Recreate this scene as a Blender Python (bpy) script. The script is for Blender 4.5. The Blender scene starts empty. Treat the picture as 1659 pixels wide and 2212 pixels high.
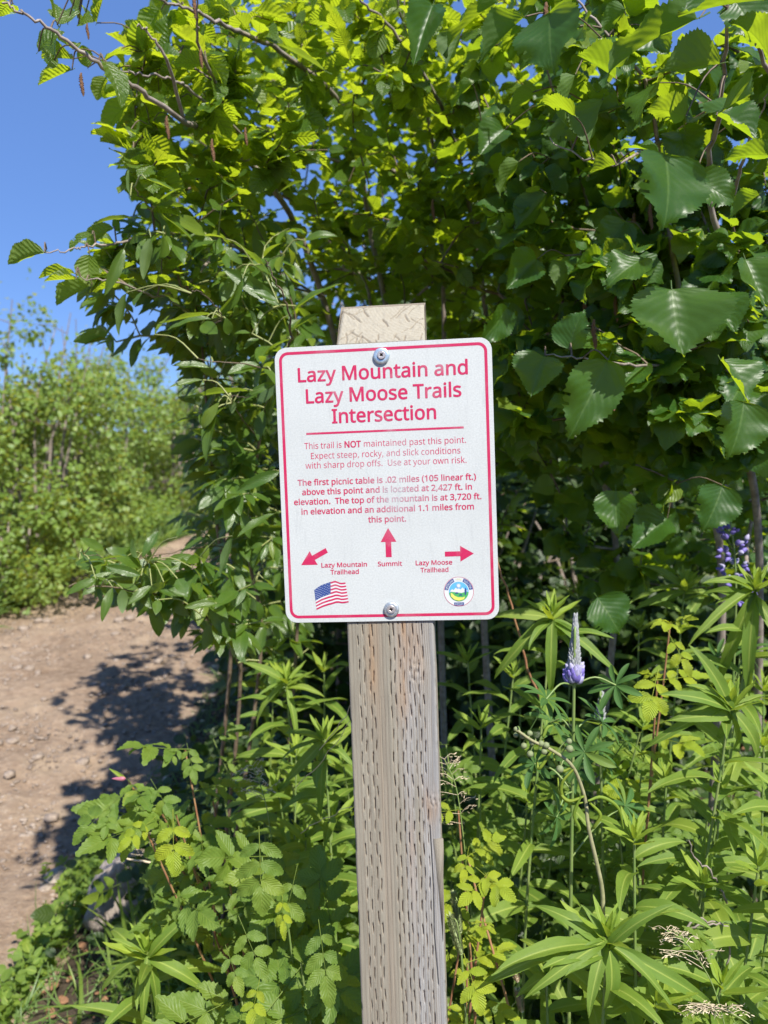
import bpy, math, random
import numpy as np
from mathutils import Vector, Matrix

random.seed(7)
rng = np.random.default_rng(7)
S = bpy.context.scene
COL = S.collection

# ------------------------------------------------------------------ camera
PITCH = math.radians(4.0)
CAM = np.array([0.0, 0.0, 1.42])
cp, sp_ = math.cos(PITCH), math.sin(PITCH)
RC = np.array([[1, 0, 0], [0, sp_, -cp], [0, cp, sp_]]).astype(float)   # columns: right, up, back
cd = bpy.data.cameras.new('camera')
cam = bpy.data.objects.new('camera', cd)
COL.objects.link(cam)
cam.matrix_world = Matrix([list(RC[0]) + [CAM[0]], list(RC[1]) + [CAM[1]], list(RC[2]) + [CAM[2]], [0, 0, 0, 1]])
cd.sensor_fit = 'VERTICAL'
cd.sensor_height = 36.0
cd.lens = 36.0 * 1661 / 2212
cd.clip_start = 0.02
cd.clip_end = 2000
cd.dof.use_dof = True
cd.dof.focus_distance = 0.86
cd.dof.aperture_fstop = 6.6
S.camera = cam

# ------------------------------------------------------------------ light
SUN_EL = math.radians(50)
SUN_AZ = math.radians(27)          # degrees to the right of straight behind the camera
sun_dir = np.array([math.sin(SUN_AZ) * math.cos(SUN_EL), -math.cos(SUN_AZ) * math.cos(SUN_EL), math.sin(SUN_EL)])
w = bpy.data.worlds.new('World')
S.world = w
w.use_nodes = True
nt = w.node_tree
bg = nt.nodes['Background']
sky = nt.nodes.new('ShaderNodeTexSky')
sky.sky_type = 'NISHITA'
sky.sun_disc = False
sky.sun_elevation = SUN_EL
sky.sun_rotation = math.pi - SUN_AZ
sky.air_density = 1.0
sky.dust_density = 0.0
sky.ozone_density = 6.0
sky.altitude = 3000
# deep clear blue of a phone picture: the sky model blended with an even blue
smx = nt.nodes.new('ShaderNodeMix'); smx.data_type = 'RGBA'; smx.inputs[0].default_value = .55
nt.links.new(sky.outputs[0], smx.inputs[6]); smx.inputs[7].default_value = (.90, 1.90, 4.9, 1)
nt.links.new(smx.outputs[2], bg.inputs[0])
bg.inputs[1].default_value = 0.106
sl = bpy.data.lights.new('sun', 'SUN')
sl.energy = 5.0
sl.angle = math.radians(0.53)
sl.color = (1.0, 0.95, 0.87)
so = bpy.data.objects.new('sun', sl)
COL.objects.link(so)
so.rotation_euler = Vector(sun_dir).to_track_quat('Z', 'Y').to_euler()
so.location = (3, -6, 9)
S.view_settings.view_transform = 'Standard'
S.view_settings.look = 'None'
S.view_settings.exposure = 0.75
S.view_settings.gamma = 1.0
S.view_settings.use_curve_mapping = False
S.cycles.max_bounces = 8
S.cycles.diffuse_bounces = 4
S.cycles.transmission_bounces = 5
S.cycles.transparent_max_bounces = 4
S.cycles.sample_clamp_indirect = 6.0
S.cycles.use_denoising = True

# ------------------------------------------------------------------ helpers
def U(px, py, d):
    """real point seen at (px, py) of a 1659 x 2212 picture at depth d metres"""
    c = np.array([(px - 829.5) / 1661 * d, -(py - 1106) / 1661 * d, -d])
    return CAM + RC @ c

def proj(P):
    q = (np.asarray(P) - CAM) @ RC
    d = -q[..., 2]
    return 829.5 + q[..., 0] / d * 1661, 1106 - q[..., 1] / d * 1661, d

def tag(o, label=None, cat=None, group=None, kind=None):
    if label: o['label'] = label
    if cat: o['category'] = cat
    if group: o['group'] = group
    if kind: o['kind'] = kind
    return o

def empty(name, loc, label, cat, group=None):
    o = bpy.data.objects.new(name, None)
    o.empty_display_size = 0.05
    o.location = tuple(loc)
    COL.objects.link(o)
    return tag(o, label, cat, group)

def mesh_from(name, V, F, UV=None, smooth=True, mat=None, col=None):
    """V (n,3), F (m,4) or (m,3) numpy; UV per vertex"""
    V = np.asarray(V, dtype=np.float32); F = np.asarray(F, dtype=np.int32)
    me = bpy.data.meshes.new(name)
    k = F.shape[1]
    me.vertices.add(len(V)); me.vertices.foreach_set('co', V.ravel())
    me.loops.add(F.size); me.loops.foreach_set('vertex_index', F.ravel())
    me.polygons.add(len(F)); me.polygons.foreach_set('loop_start', np.arange(0, F.size, k, dtype=np.int32))
    me.update(calc_edges=True)
    if UV is not None:
        l = me.uv_layers.new(name='UVMap')
        l.data.foreach_set('uv', np.asarray(UV, dtype=np.float32)[F.ravel()].ravel())
    if col is not None:
        a = me.color_attributes.new('tone', 'FLOAT_COLOR', 'POINT')
        c4 = np.ones((len(V), 4), dtype=np.float32); c4[:, :col.shape[1]] = col
        a.data.foreach_set('color', c4.ravel())
    if smooth:
        me.polygons.foreach_set('use_smooth', np.ones(len(F), dtype=bool))
    if mat: me.materials.append(mat)
    me.validate(verbose=False)
    return me

def link(name, me, parent=None, M=None, kind=None, label=None):
    """M: 4x4 world matrix (numpy) ; parents are unrotated empties or objects with known world matrix"""
    o = bpy.data.objects.new(name, me)
    COL.objects.link(o)
    Mw = Matrix.Identity(4) if M is None else Matrix(M.tolist() if isinstance(M, np.ndarray) else M)
    if parent is not None:
        o.parent = parent
        o.matrix_basis = world_of(parent).inverted() @ Mw
    else:
        o.matrix_basis = Mw
    if kind: o['kind'] = kind
    if label: o['label'] = label
    return o

def world_of(o):
    m = o.matrix_basis.copy() if o.type != 'EMPTY' else Matrix.Translation(o.location) @ o.rotation_euler.to_matrix().to_4x4()
    return m if o.parent is None else world_of(o.parent) @ m

def nrm(v):
    v = np.asarray(v, float)
    return v / (np.linalg.norm(v, axis=-1, keepdims=True) + 1e-9)

def frames(P, D, N, s):
    """stack of 4x4: local +Y along D, +Z near N, uniform scale s"""
    P = np.atleast_2d(P); D = nrm(np.atleast_2d(D)); N = np.atleast_2d(N)
    X = nrm(np.cross(D, N)); Z = np.cross(X, D)
    s = np.broadcast_to(np.asarray(s, float), (len(P),))
    M = np.zeros((len(P), 4, 4))
    M[:, :3, 0] = X * s[:, None]; M[:, :3, 1] = D * s[:, None]; M[:, :3, 2] = Z * s[:, None]
    M[:, :3, 3] = P; M[:, 3, 3] = 1
    return M

def merge(name, templates, which, M, mat):
    """join many transformed copies of template (V,F,UV) tuples into one mesh"""
    Vs, Fs, Us = [], [], []; off = 0
    which = np.asarray(which)
    for t, (V, F, UV) in enumerate(templates):
        m = M[which == t]
        if not len(m): continue
        P = np.einsum('nij,vj->nvi', m[:, :3, :3], V) + m[:, None, :3, 3]
        n = len(m); nv = len(V)
        Vs.append(P.reshape(-1, 3))
        Fs.append((F[None] + (np.arange(n) * nv)[:, None, None] + off).reshape(-1, F.shape[1]))
        Us.append(np.tile(UV, (n, 1)))
        off += n * nv
    return mesh_from(name, np.concatenate(Vs), np.concatenate(Fs), np.concatenate(Us), True, mat)

def tube_arrays(pts, rad, sides=6):
    pts = np.asarray(pts, float); n = len(pts)
    rad = np.broadcast_to(np.asarray(rad, float), (n,))
    t = np.gradient(pts, axis=0); t = nrm(t)
    ref = np.array([0.3, 0.2, 1.0]) if abs(t[:, 2]).mean() < 0.8 else np.array([1.0, 0.3, 0.1])
    a = nrm(np.cross(t, ref)); b = np.cross(t, a)
    th = np.arange(sides) * 2 * math.pi / sides
    V = pts[:, None] + rad[:, None, None] * (a[:, None] * np.cos(th)[None, :, None] + b[:, None] * np.sin(th)[None, :, None])
    i = np.arange(n - 1)[:, None] * sides; j = np.arange(sides)[None]; j2 = (j + 1) % sides
    F = np.stack([i + j, i + j2, i + sides + j2, i + sides + j], -1).reshape(-1, 4)
    L = np.r_[0, np.cumsum(np.linalg.norm(np.diff(pts, axis=0), axis=1))]
    UV = np.stack([np.tile(th / 6.283, n), np.repeat(L, sides)], -1)
    return V.reshape(-1, 3), F, UV

def cat_arrays(lst):
    Vs, Fs, Us, off = [], [], [], 0
    for V, F, UV in lst:
        Vs.append(V); Fs.append(F + off); Us.append(UV); off += len(V)
    return np.concatenate(Vs), np.concatenate(Fs), np.concatenate(Us)

def smooth_path(P, k=4):
    """Catmull-Rom through the rows of P"""
    P = np.asarray(P, float)
    if len(P) < 3: 
        t = np.linspace(0, 1, k + 1)[:, None]; return P[0] * (1 - t) + P[-1] * t
    Q = np.vstack([2 * P[0] - P[1], P, 2 * P[-1] - P[-2]]); out = []
    for i in range(1, len(Q) - 2):
        for t in np.arange(k) / k:
            out.append(0.5 * (2 * Q[i] + (Q[i+1] - Q[i-1]) * t + (2*Q[i-1] - 5*Q[i] + 4*Q[i+1] - Q[i+2]) * t*t + (3*Q[i] - Q[i-1] - 3*Q[i+1] + Q[i+2]) * t**3))
    out.append(P[-1]); return np.array(out)

def vnoise(x, y, seed=0):
    x = np.asarray(x, float); y = np.asarray(y, float)
    xi = np.floor(x).astype(np.int64); yi = np.floor(y).astype(np.int64); xf = x - xi; yf = y - yi
    def h(a, b):
        n = (a * 374761393 + b * 668265263 + seed * 1442695041) & 0xffffffff
        n = ((n ^ (n >> 13)) * 1274126177) & 0xffffffff
        return ((n ^ (n >> 16)) & 0xffff) / 65535.0
    sx = xf * xf * (3 - 2 * xf); sy = yf * yf * (3 - 2 * yf)
    return (h(xi, yi) * (1 - sx) + h(xi + 1, yi) * sx) * (1 - sy) + (h(xi, yi + 1) * (1 - sx) + h(xi + 1, yi + 1) * sx) * sy

# ------------------------------------------------------------------ materials
class NT:
    def __init__(s, name):
        s.m = bpy.data.materials.new(name); s.m.use_nodes = True
        s.t = s.m.node_tree; s.t.nodes.clear()
        s.out = s.n('ShaderNodeOutputMaterial')
    def n(s, ty, **kw):
        x = s.t.nodes.new(ty)
        for k, v in kw.items(): setattr(x, k, v)
        return x
    def l(s, a, b): s.t.links.new(a, b)
    def setin(s, node, key, v):
        if hasattr(v, 'is_linked') or isinstance(v, bpy.types.NodeSocket): s.l(v, node.inputs[key])
        else: node.inputs[key].default_value = v
    def math(s, op, a, b=0.0, c=None, clamp=False):
        x = s.n('ShaderNodeMath', operation=op); x.use_clamp = clamp
        s.setin(x, 0, a); s.setin(x, 1, b)
        if c is not None: s.setin(x, 2, c)
        return x.outputs[0]
    def mix(s, f, a, b, blend='MIX'):
        x = s.n('ShaderNodeMix', data_type='RGBA', blend_type=blend)
        s.setin(x, 0, f); s.setin(x, 6, a); s.setin(x, 7, b)
        return x.outputs[2]
    def noise(s, scale, detail=3, rough=.55, vec=None):
        x = s.n('ShaderNodeTexNoise'); x.inputs['Scale'].default_value = scale
        x.inputs['Detail'].default_value = detail; x.inputs['Roughness'].default_value = rough
        if vec is not None: s.l(vec, x.inputs['Vector'])
        return x.outputs['Fac']
    def ramp(s, f, stops):
        x = s.n('ShaderNodeValToRGB'); e = x.color_ramp.elements
        while len(e) < len(stops): e.new(0.5)
        for i, (p, c) in enumerate(stops):
            e[i].position = p; e[i].color = (*c, 1) if len(c) == 3 else c
        s.setin(x, 0, f); return x.outputs[0]
    def mapping(s, vec, scale=(1, 1, 1)):
        x = s.n('ShaderNodeMapping'); s.l(vec, x.inputs[0]); x.inputs['Scale'].default_value = scale; return x.outputs[0]
    def bump(s, h, strength=.5, dist=.002):
        x = s.n('ShaderNodeBump'); x.inputs['Strength'].default_value = strength; x.inputs['Distance'].default_value = dist
        s.l(h, x.inputs['Height']); return x.outputs[0]

def c3(r, g, b): return (r, g, b, 1)

def leaf_mat(name, top, under, trans, rough=.42, tf=.42, N=8, k=.35, vein=.35, bump=.5, var=.35, spec=.5, yellow=(.20, .26, .03), mid=0.03, blotch=True):
    q = NT(name)
    uv = q.n('ShaderNodeUVMap'); sx = q.n('ShaderNodeSeparateXYZ'); q.l(uv.outputs[0], sx.inputs[0])
    a = q.math('ABSOLUTE', q.math('SUBTRACT', q.math('MULTIPLY', sx.outputs[0], 2.0), 1.0))
    v = sx.outputs[1]
    geo = q.n('ShaderNodeNewGeometry'); oi = q.n('ShaderNodeObjectInfo')
    r = q.math('FRACT', q.math('ADD', geo.outputs['Random Per Island'], q.math('MULTIPLY', oi.outputs['Random'], 3.7)))
    # side veins: run outward and towards the tip
    ph = q.math('MULTIPLY', q.math('SUBTRACT', v, q.math('MULTIPLY', a, k * .5)), float(N))
    fr = q.math('FRACT', ph)
    lat = q.math('SUBTRACT', 1.0, q.math('MULTIPLY', q.math('ABSOLUTE', q.math('SUBTRACT', fr, .5)), 2.0))   # 1 at vein centre
    latm = q.math('MULTIPLY', q.math('POWER', lat, 20.0), q.math('SUBTRACT', 1.0, q.math('MULTIPLY', a, .6)))
    mrib = q.math('SUBTRACT', 1.0, q.math('DIVIDE', a, mid * 2.2), clamp=True)
    veinm = q.math('MAXIMUM', q.math('MULTIPLY', latm, .6), mrib)
    tc = q.n('ShaderNodeTexCoord')
    nz = q.noise(22.0, 4, .6, tc.outputs['Object'])
    big = q.noise(6.0, 2, .5, uv.outputs[0])
    def shade(c, f=.0):
        c2 = q.mix(q.math('MULTIPLY', r, var), (*c, 1), (c[0] * 1.9 + .02, c[1] * 1.45 + .02, c[2] * 1.0, 1))
        c3_ = q.mix(q.math('MULTIPLY', q.math('SUBTRACT', big, .35, clamp=True), .7), c2, (c[0] * .6, c[1] * .72, c[2] * .7, 1))
        # now and then a yellower leaf
        ym = q.math('MULTIPLY', q.math('GREATER_THAN', r, .93), .45)
        c4 = q.mix(ym, c3_, (*yellow, 1))
        if blotch:
            sp = q.noise(55.0, 2, .5, tc.outputs['Object'])
            bm = q.math('MULTIPLY', q.math('GREATER_THAN', sp, .735), .55)
            c4 = q.mix(bm, c4, (.10, .075, .03, 1))
        return c4
    vc = (min(top[0] * 2.6 + .06, .5), min(top[1] * 1.8 + .07, .55), top[2] * 2 + .03, 1)
    ct = q.mix(q.math('MULTIPLY', veinm, vein), shade(top), vc)
    cu = q.mix(q.math('MULTIPLY', veinm, vein * 1.1), shade(under), (under[0] * 1.5 + .05, under[1] * 1.4 + .05, under[2] * 1.3 + .02, 1))
    col = q.mix(geo.outputs['Backfacing'], ct, cu)
    h = q.math('ADD', q.math('ADD', q.math('MULTIPLY', q.math('SINE', q.math('MULTIPLY', ph, 6.2832)), .5), q.math('MULTIPLY', nz, .8)), q.math('MULTIPLY', mrib, -1.2))
    bn = q.bump(h, bump, .0016)
    p = q.n('ShaderNodeBsdfPrincipled'); q.l(col, p.inputs['Base Color'])
    q.setin(p, 'Roughness', q.math('ADD', q.math('MULTIPLY', geo.outputs['Backfacing'], .2), q.math('ADD', rough - .1, q.math('MULTIPLY', nz, .25))))
    p.inputs['Specular IOR Level'].default_value = spec
    q.l(bn, p.inputs['Normal'])
    t = q.n('ShaderNodeBsdfTranslucent')
    tcol = q.mix(q.math('MULTIPLY', r, var), (*trans, 1), (trans[0] * 1.5, trans[1] * 1.15, trans[2], 1))
    tcol = q.mix(q.math('MULTIPLY', veinm, .45), tcol, (trans[0] * .6, trans[1] * .62, trans[2] * .6, 1))
    q.l(tcol, t.inputs['Color']); q.l(bn, t.inputs['Normal'])
    mx = q.n('ShaderNodeMixShader'); mx.inputs[0].default_value = tf
    q.l(p.outputs[0], mx.inputs[1]); q.l(t.outputs[0], mx.inputs[2]); q.l(mx.outputs[0], q.out.inputs[0])
    return q.m

def simple_mat(name, c, rough=.6, metal=0.0, c2=None, scale=40, bump=0.0, dist=.001, spec=.5, stretch=None, detail=4):
    q = NT(name); tc = q.n('ShaderNodeTexCoord'); vec = tc.outputs['Object']
    if stretch: vec = q.mapping(vec, stretch)
    nz = q.noise(scale, detail, .6, vec)
    p = q.n('ShaderNodeBsdfPrincipled')
    if c2: q.l(q.ramp(nz, [(.3, c), (.7, c2)]), p.inputs['Base Color'])
    else: p.inputs['Base Color'].default_value = (*c, 1)
    p.inputs['Roughness'].default_value = rough; p.inputs['Metallic'].default_value = metal
    p.inputs['Specular IOR Level'].default_value = spec
    if bump: q.l(q.bump(nz, bump, dist), p.inputs['Normal'])
    q.l(p.outputs[0], q.out.inputs[0]); return q.m

M_ALDER = leaf_mat('alder_leaf', (.028, .086, .014), (.065, .13, .035), (.46, .66, .02), rough=.40, tf=.41, N=8, k=.85, vein=.55, bump=.16, spec=.5)
M_ALDERS = leaf_mat('alder_leaf_small', (.055, .115, .018), (.10, .165, .030), (.56, .74, .025), rough=.34, tf=.46, N=8, k=.5, vein=.30, bump=.6)
M_WILLOW = leaf_mat('willow_leaf', (.055, .115, .018), (.095, .165, .065), (.42, .60, .035), rough=.32, tf=.36, N=10, k=.8, vein=.28, bump=.22, spec=.55)
M_FIRE = leaf_mat('willowherb_leaf', (.125, .215, .032), (.16, .235, .075), (.46, .62, .04), rough=.50, tf=.36, N=16, k=1.2, vein=.8, bump=.28, mid=.07, spec=.4)
M_FIREY = leaf_mat('willowherb_young_leaf', (.19, .29, .035), (.22, .30, .055), (.50, .66, .04), rough=.55, tf=.36, N=14, k=1.2, vein=.5, bump=.25, mid=.06, spec=.4, blotch=False)
M_ROSE = leaf_mat('rose_leaf', (.105, .180, .030), (.13, .20, .07), (.42, .60, .04), rough=.5, tf=.36, N=7, k=.7, vein=.30, bump=.30, spec=.35)
M_RASP = leaf_mat('young_rose_leaf', (.27, .36, .028), (.28, .36, .05), (.60, .70, .04), rough=.5, tf=.38, N=8, k=.7, vein=.30, bump=.55, spec=.35, blotch=False)
M_LUPIN = leaf_mat('lupin_leaf', (.055, .135, .035), (.09, .16, .06), (.25, .45, .04), rough=.5, tf=.3, N=12, k=.9, vein=.3, bump=.18, mid=.06, spec=.35)
M_BG = leaf_mat('distant_shrub_leaf', (.130, .225, .045), (.18, .25, .075), (.60, .66, .08), rough=.45, tf=.38, N=5, k=.5, vein=.2, bump=.2, blotch=False)
M_DARK = leaf_mat('shade_dark_leaf', (.026, .058, .012), (.05, .085, .03), (.16, .28, .02), rough=.42, tf=.33, N=7, k=.5, vein=.25, bump=.4)  # shade put into the colour: darker leaves for undergrowth and shrubs behind
M_GRASS = leaf_mat('grass_blade', (.11, .19, .05), (.09, .17, .05), (.26, .42, .06), rough=.45, tf=.3, N=1, k=.1, vein=.2, bump=.1, blotch=False)
M_BARK = simple_mat('grey_alder_bark', (.16, .125, .10), .65, c2=(.34, .29, .25), scale=60, bump=.5, dist=.001)
M_TWIG = simple_mat('brown_twig_bark', (.09, .06, .04), .65, c2=(.20, .15, .10), scale=90, bump=.3)
M_GTWIG = simple_mat('green_twig_bark', (.20, .24, .07), .5, c2=(.32, .33, .13), scale=90)
M_STEM = simple_mat('green_stem', (.13, .22, .05), .5, c2=(.22, .27, .09), scale=30)
M_RSTEM = simple_mat('reddish_stem', (.26, .10, .06), .5, c2=(.36, .22, .10), scale=40)
M_CATKIN = simple_mat('dry_catkin', (.12, .055, .025), .8, c2=(.32, .17, .085), scale=300, bump=.8, dist=.002)
M_DRY = simple_mat('dry_straw_stalk', (.50, .40, .26), .6, c2=(.62, .52, .36), scale=50, bump=.2)

# ------------------------------------------------------------------ leaf shapes
def leaf_shape(kind, seed, rows, cols, fold=None, droop=None, L=1.0, base=None, yaw=0.0, petiole=.12):
    """blade from (0,0,0) along +Y, normal +Z; returns V,F,UV"""
    r = np.random.default_rng(seed)
    t = np.linspace(0, 1, rows + 1)
    if kind == 'alder':
        tm = .36; W = r.uniform(.38, .45)
        w = W * np.where(t < tm, (np.sin(np.pi / 2 * t / tm)) ** .50, np.cos(np.pi / 2 * ((t - tm) / (1 - tm))) ** (.85 + .6 * t))
        ser, dr, fo, wav = .026, .30, .22, .052
    elif kind == 'round':
        tm = .42; W = r.uniform(.33, .40)
        w = W * np.where(t < tm, (np.sin(np.pi / 2 * t / tm)) ** .55, np.cos(np.pi / 2 * ((t - tm) / (1 - tm))) ** .72)
        ser, dr, fo, wav = .014, .15, .25, .03
    elif kind == 'willow':
        W = r.uniform(.15, .21); w = W * np.sin(np.pi * t ** .85) ** .8; ser, dr, fo, wav = .003, .30, .30, .012
    elif kind == 'fire':
        W = r.uniform(.085, .118); w = W * np.sin(np.pi * t ** .72) ** .72 * (1 - .15 * t); ser, dr, fo, wav = .002, .55, .30, .010
    elif kind == 'rose':
        W = r.uniform(.24, .30); w = W * np.sin(np.pi * t ** .82) ** .72 * (1 - .12 * t); ser, dr, fo, wav = .028, .25, .30, .03
    elif kind == 'lupin':
        W = r.uniform(.10, .13); w = W * np.sin(np.pi * t ** 1.25) ** .65; ser, dr, fo, wav = 0, .25, .45, 0
    elif kind == 'blade':
        W = .02; w = W * (1 - t ** 2.2); ser, dr, fo, wav = 0, .8, .3, 0
    w = np.maximum(w, .0016)
    if fold is not None: fo = fold
    if droop is not None: dr = droop
    s = np.linspace(-1, 1, cols)
    X = s[None] * w[:, None]
    Y = np.repeat(t[:, None], cols, 1)
    if ser:
        tooth = np.where(np.arange(rows + 1) % 2 == 1, 1.0, -.35) * ser * r.uniform(.5, 1.4, rows + 1) * (w > .02)
        for e, sg in ((0, -1), (cols - 1, 1)):
            X[:, e] += sg * tooth
            Y[:, e] += np.abs(tooth) * .5
    Z = fo * np.abs(X) * (1 + .0 * Y)                              # folded along midrib
    p1, p2 = r.uniform(0, 6, 2)
    Z = Z + wav * np.sin(Y * 9 + p1 + X * 6) * np.abs(s)[None] + wav * .8 * np.sin(Y * 17 + p2) * (s[None] ** 2)
    if kind in ('alder', 'round', 'rose') and rows >= 16:
        Nn = 8 if kind != 'alder' else 7
        Z = Z + (.0022 if kind == 'alder' else .004 if kind == 'rose' else .010) * np.sin(2 * np.pi * Nn * (Y - (.375 if kind == 'alder' else .27) * np.abs(s)[None])) * np.minimum(1, np.abs(s)[None] * 2) * (np.abs(s)[None] < .99)
    tw = r.uniform(-.25, .25)
    Z = Z + tw * X * Y
    # bend along the length
    th = -dr * Y * 1.6 * r.uniform(.6, 1.3)
    yy = np.zeros_like(Y); zz = np.zeros_like(Y)
    dY = np.diff(Y, axis=0)
    yy[0] = Y[0]
    for i in range(1, rows + 1):
        a = (th[i] + th[i - 1]) / 2
        yy[i] = yy[i - 1] + dY[i - 1] * np.cos(a); zz[i] = zz[i - 1] + dY[i - 1] * np.sin(a)
    sway = r.uniform(-.06, .06)
    V = np.stack([X + sway * Y ** 2, yy + Z * np.sin(-th) * .6, zz + Z * np.cos(th)], -1).reshape(-1, 3) * L
    i = np.arange(rows)[:, None] * cols; j = np.arange(cols - 1)[None]
    F = np.stack([i + j, i + j + 1, i + cols + j + 1, i + cols + j], -1).reshape(-1, 4)
    UV = np.stack([np.repeat(((s + 1) / 2)[None], rows + 1, 0), np.repeat(t[:, None], cols, 1)], -1).reshape(-1, 2)
    out = [(V, F, UV)]
    if petiole > 0:
        pv = tube_arrays(np.array([(0, -petiole, .015), (0, -petiole * .5, .004), (0, .01, 0)]) * L, np.array([.011, .009, .008]) * L * (1 if kind != 'fire' else .7), 3)
        out.append((pv[0], pv[1], pv[2] * [0, 0] + [.5, .5]))
    V, F, UV = cat_arrays(out)
    if base is not None or yaw:
        c, s_ = math.cos(yaw), math.sin(yaw)
        V = V @ np.array([[c, s_, 0], [-s_, c, 0], [0, 0, 1]])
        if base is not None: V = V + np.asarray(base)
    return V, F, UV

def compound(seed, n=5, rows=12, cols=5):
    """rose / raspberry leaf: leaflets along a rachis, unit length about 1"""
    r = np.random.default_rng(seed); parts = []
    ys = [.25, .55] if n == 5 else [.15, .40, .64]
    for i, y in enumerate(ys):
        for sg in (-1, 1):
            V, F, UV = leaf_shape('rose', int(r.integers(1e6)), rows, cols, L=r.uniform(.36, .44) * (1 if i else .85), petiole=.02, droop=r.uniform(.1, .5))
            a = sg * r.uniform(.85, 1.1)
            tl = r.uniform(-.35, .15)
            V = V @ np.array([[1, 0, 0], [0, math.cos(tl), math.sin(tl)], [0, -math.sin(tl), math.cos(tl)]])
            V = V @ np.array([[math.cos(a), -math.sin(a), 0], [math.sin(a), math.cos(a), 0], [0, 0, 1]])
            parts.append((V + [sg * .01, y, 0], F, UV))
    V, F, UV = leaf_shape('rose', int(r.integers(1e6)), rows, cols, L=r.uniform(.44, .5), petiole=.04, droop=.35)
    parts.append((V + [0, .66 if n == 5 else .72, 0], F, UV))
    rv = tube_arrays([(0, -.1, .02), (0, .2, .0), (0, .66, 0)], [.010, .008, .005], 3)
    parts.append((rv[0], rv[1], rv[2] * 0 + .5))
    return cat_arrays(parts)

def palmate(seed, n=8):
    r = np.random.default_rng(seed); parts = []
    for i in range(n):
        a = (i / n) * 2 * math.pi + r.uniform(-.1, .1)
        V, F, UV = leaf_shape('lupin', int(r.integers(1e6)), 10, 5, L=r.uniform(.45, .56), petiole=0, droop=r.uniform(.2, .5))
        tl = r.uniform(.1, .35)
        V = V @ np.array([[1, 0, 0], [0, math.cos(tl), math.sin(tl)], [0, -math.sin(tl), math.cos(tl)]])
        V = V @ np.array([[math.cos(a), -math.sin(a), 0], [math.sin(a), math.cos(a), 0], [0, 0, 1]])
        parts.append((V, F, UV))
    rv = tube_arrays([(0, -.1, -.7), (0, -.06, -.3), (0, 0, 0)], [.012, .01, .010], 3)
    parts.append((rv[0], rv[1], rv[2] * 0 + .5))
    return cat_arrays(parts)

def chew(A, seed, n=2):
    """insect holes and bites: a few small patches of the blade missing"""
    V, F, UV = A; r = np.random.default_rng(seed); keep = np.ones(len(F), bool); c = V[F].mean(1)
    for _ in range(n):
        e = np.abs(UV[F].mean(1)[:, 0] - .5); cand = np.where((e > .36) & (UV[F].mean(1)[:, 1] > .2))[0]; k = cand[r.integers(len(cand))]; keep &= np.linalg.norm(c - c[k], axis=1) > r.uniform(.02, .055)
    return V, F[keep], UV

class Kind:
    """a set of leaf variants: fine ones for single objects, light ones for joined foliage"""
    def __init__(s, name, mat, fine, light):
        fine = [chew(f, i + 5, 1 + i % 3) if (i % 2 and 'alder' in name) else f for i, f in enumerate(fine)]; s.fine = fine; s.light = light; s.mat = mat
        s.meshes = [mesh_from(name, *f, True, mat) for f in fine]
        s.n = len(fine)

K_ALD = Kind('alder_leaf', M_ALDER, [leaf_shape('alder', i, 36, 9, droop=[.1, .25, .5, .15, .7, -.1][i % 6], fold=[.15, .34, .60, .2, .42, .05, .8, .35, .15, .5][i]) for i in range(10)],
             [leaf_shape('alder', i, 8, 3, petiole=0, droop=.25) for i in range(4)])
K_ALS = Kind('alder_small_leaf', M_ALDERS, [leaf_shape('round', 20 + i, 28, 7, droop=[.2, .5, .05, .35][i % 4], fold=[.15, .3, .6, .2, .4, .1, .8, .5, .25, .05][i]) for i in range(10)],
             [leaf_shape('round', 30 + i, 8, 3, petiole=0) for i in range(4)])
K_WIL = Kind('willow_leaf', M_WILLOW, [leaf_shape('willow', 40 + i, 14, 5, droop=[.1, .3, .5, .2, .4, .15][i]) for i in range(6)],
             [leaf_shape('willow', 50 + i, 6, 3, petiole=0) for i in range(4)])
K_FIR = Kind('willowherb_leaf', M_FIRE, [leaf_shape('fire', 60 + i, 22, 5, droop=[.45, .65, .85, .55, 1.05, .3, .75, .95][i], petiole=.03) for i in range(8)],
             [leaf_shape('fire', 70 + i, 8, 3, petiole=0) for i in range(4)])
K_FIY = Kind('willowherb_young_leaf', M_FIREY, [leaf_shape('fire', 80 + i, 14, 5, droop=[-.1, .1, .25, .0][i], petiole=.02) for i in range(4)], [])
K_ROS = Kind('rose_leaf', M_ROSE, [compound(90 + i, 5 if i % 2 else 7, 16, 5) for i in range(6)], [compound(97 + i, 5, 8, 3) for i in range(3)])
K_RAS = Kind('young_rose_leaf', M_RASP, [compound(100 + i, 5, 16, 5) for i in range(4)], [])
K_LUP = Kind('lupin_leaf', M_LUPIN, [palmate(110 + i, 7 + i % 2) for i in range(4)], [])

# ------------------------------------------------------------------ ground
XT = np.array([-4, 0, 1.5, 2.2, 2.9, 4, 7, 10.6, 13, 20, 40]); 
XR = np.array([3.0, .3, -.80, -1.0, -.95, -.92, -1.35, -1.1, -.2, 3.5, 9]); XL = np.array([-3, -3.0, -3.0, -3, -3, -2.95, -2.94, -2.1, -1.3, 2.0, 7])
def ground_z(x, y):
    x = np.asarray(x, float); y = np.asarray(y, float)
    z = .07 * np.maximum(0, y - 3) + .03 * (vnoise(x * .9, y * .9, 3) - .5) * 2 + .008 * (vnoise(x * 5, y * 5, 5) - .5)
    # banks rise gently beside the trail
    xr = np.interp(y, XT, XR); xl = np.interp(y, XT, XL)
    out = np.maximum(0, np.maximum(x - xr, xl - x))
    return z + .10 * np.minimum(1, out / .6) ** 1.3

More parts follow.
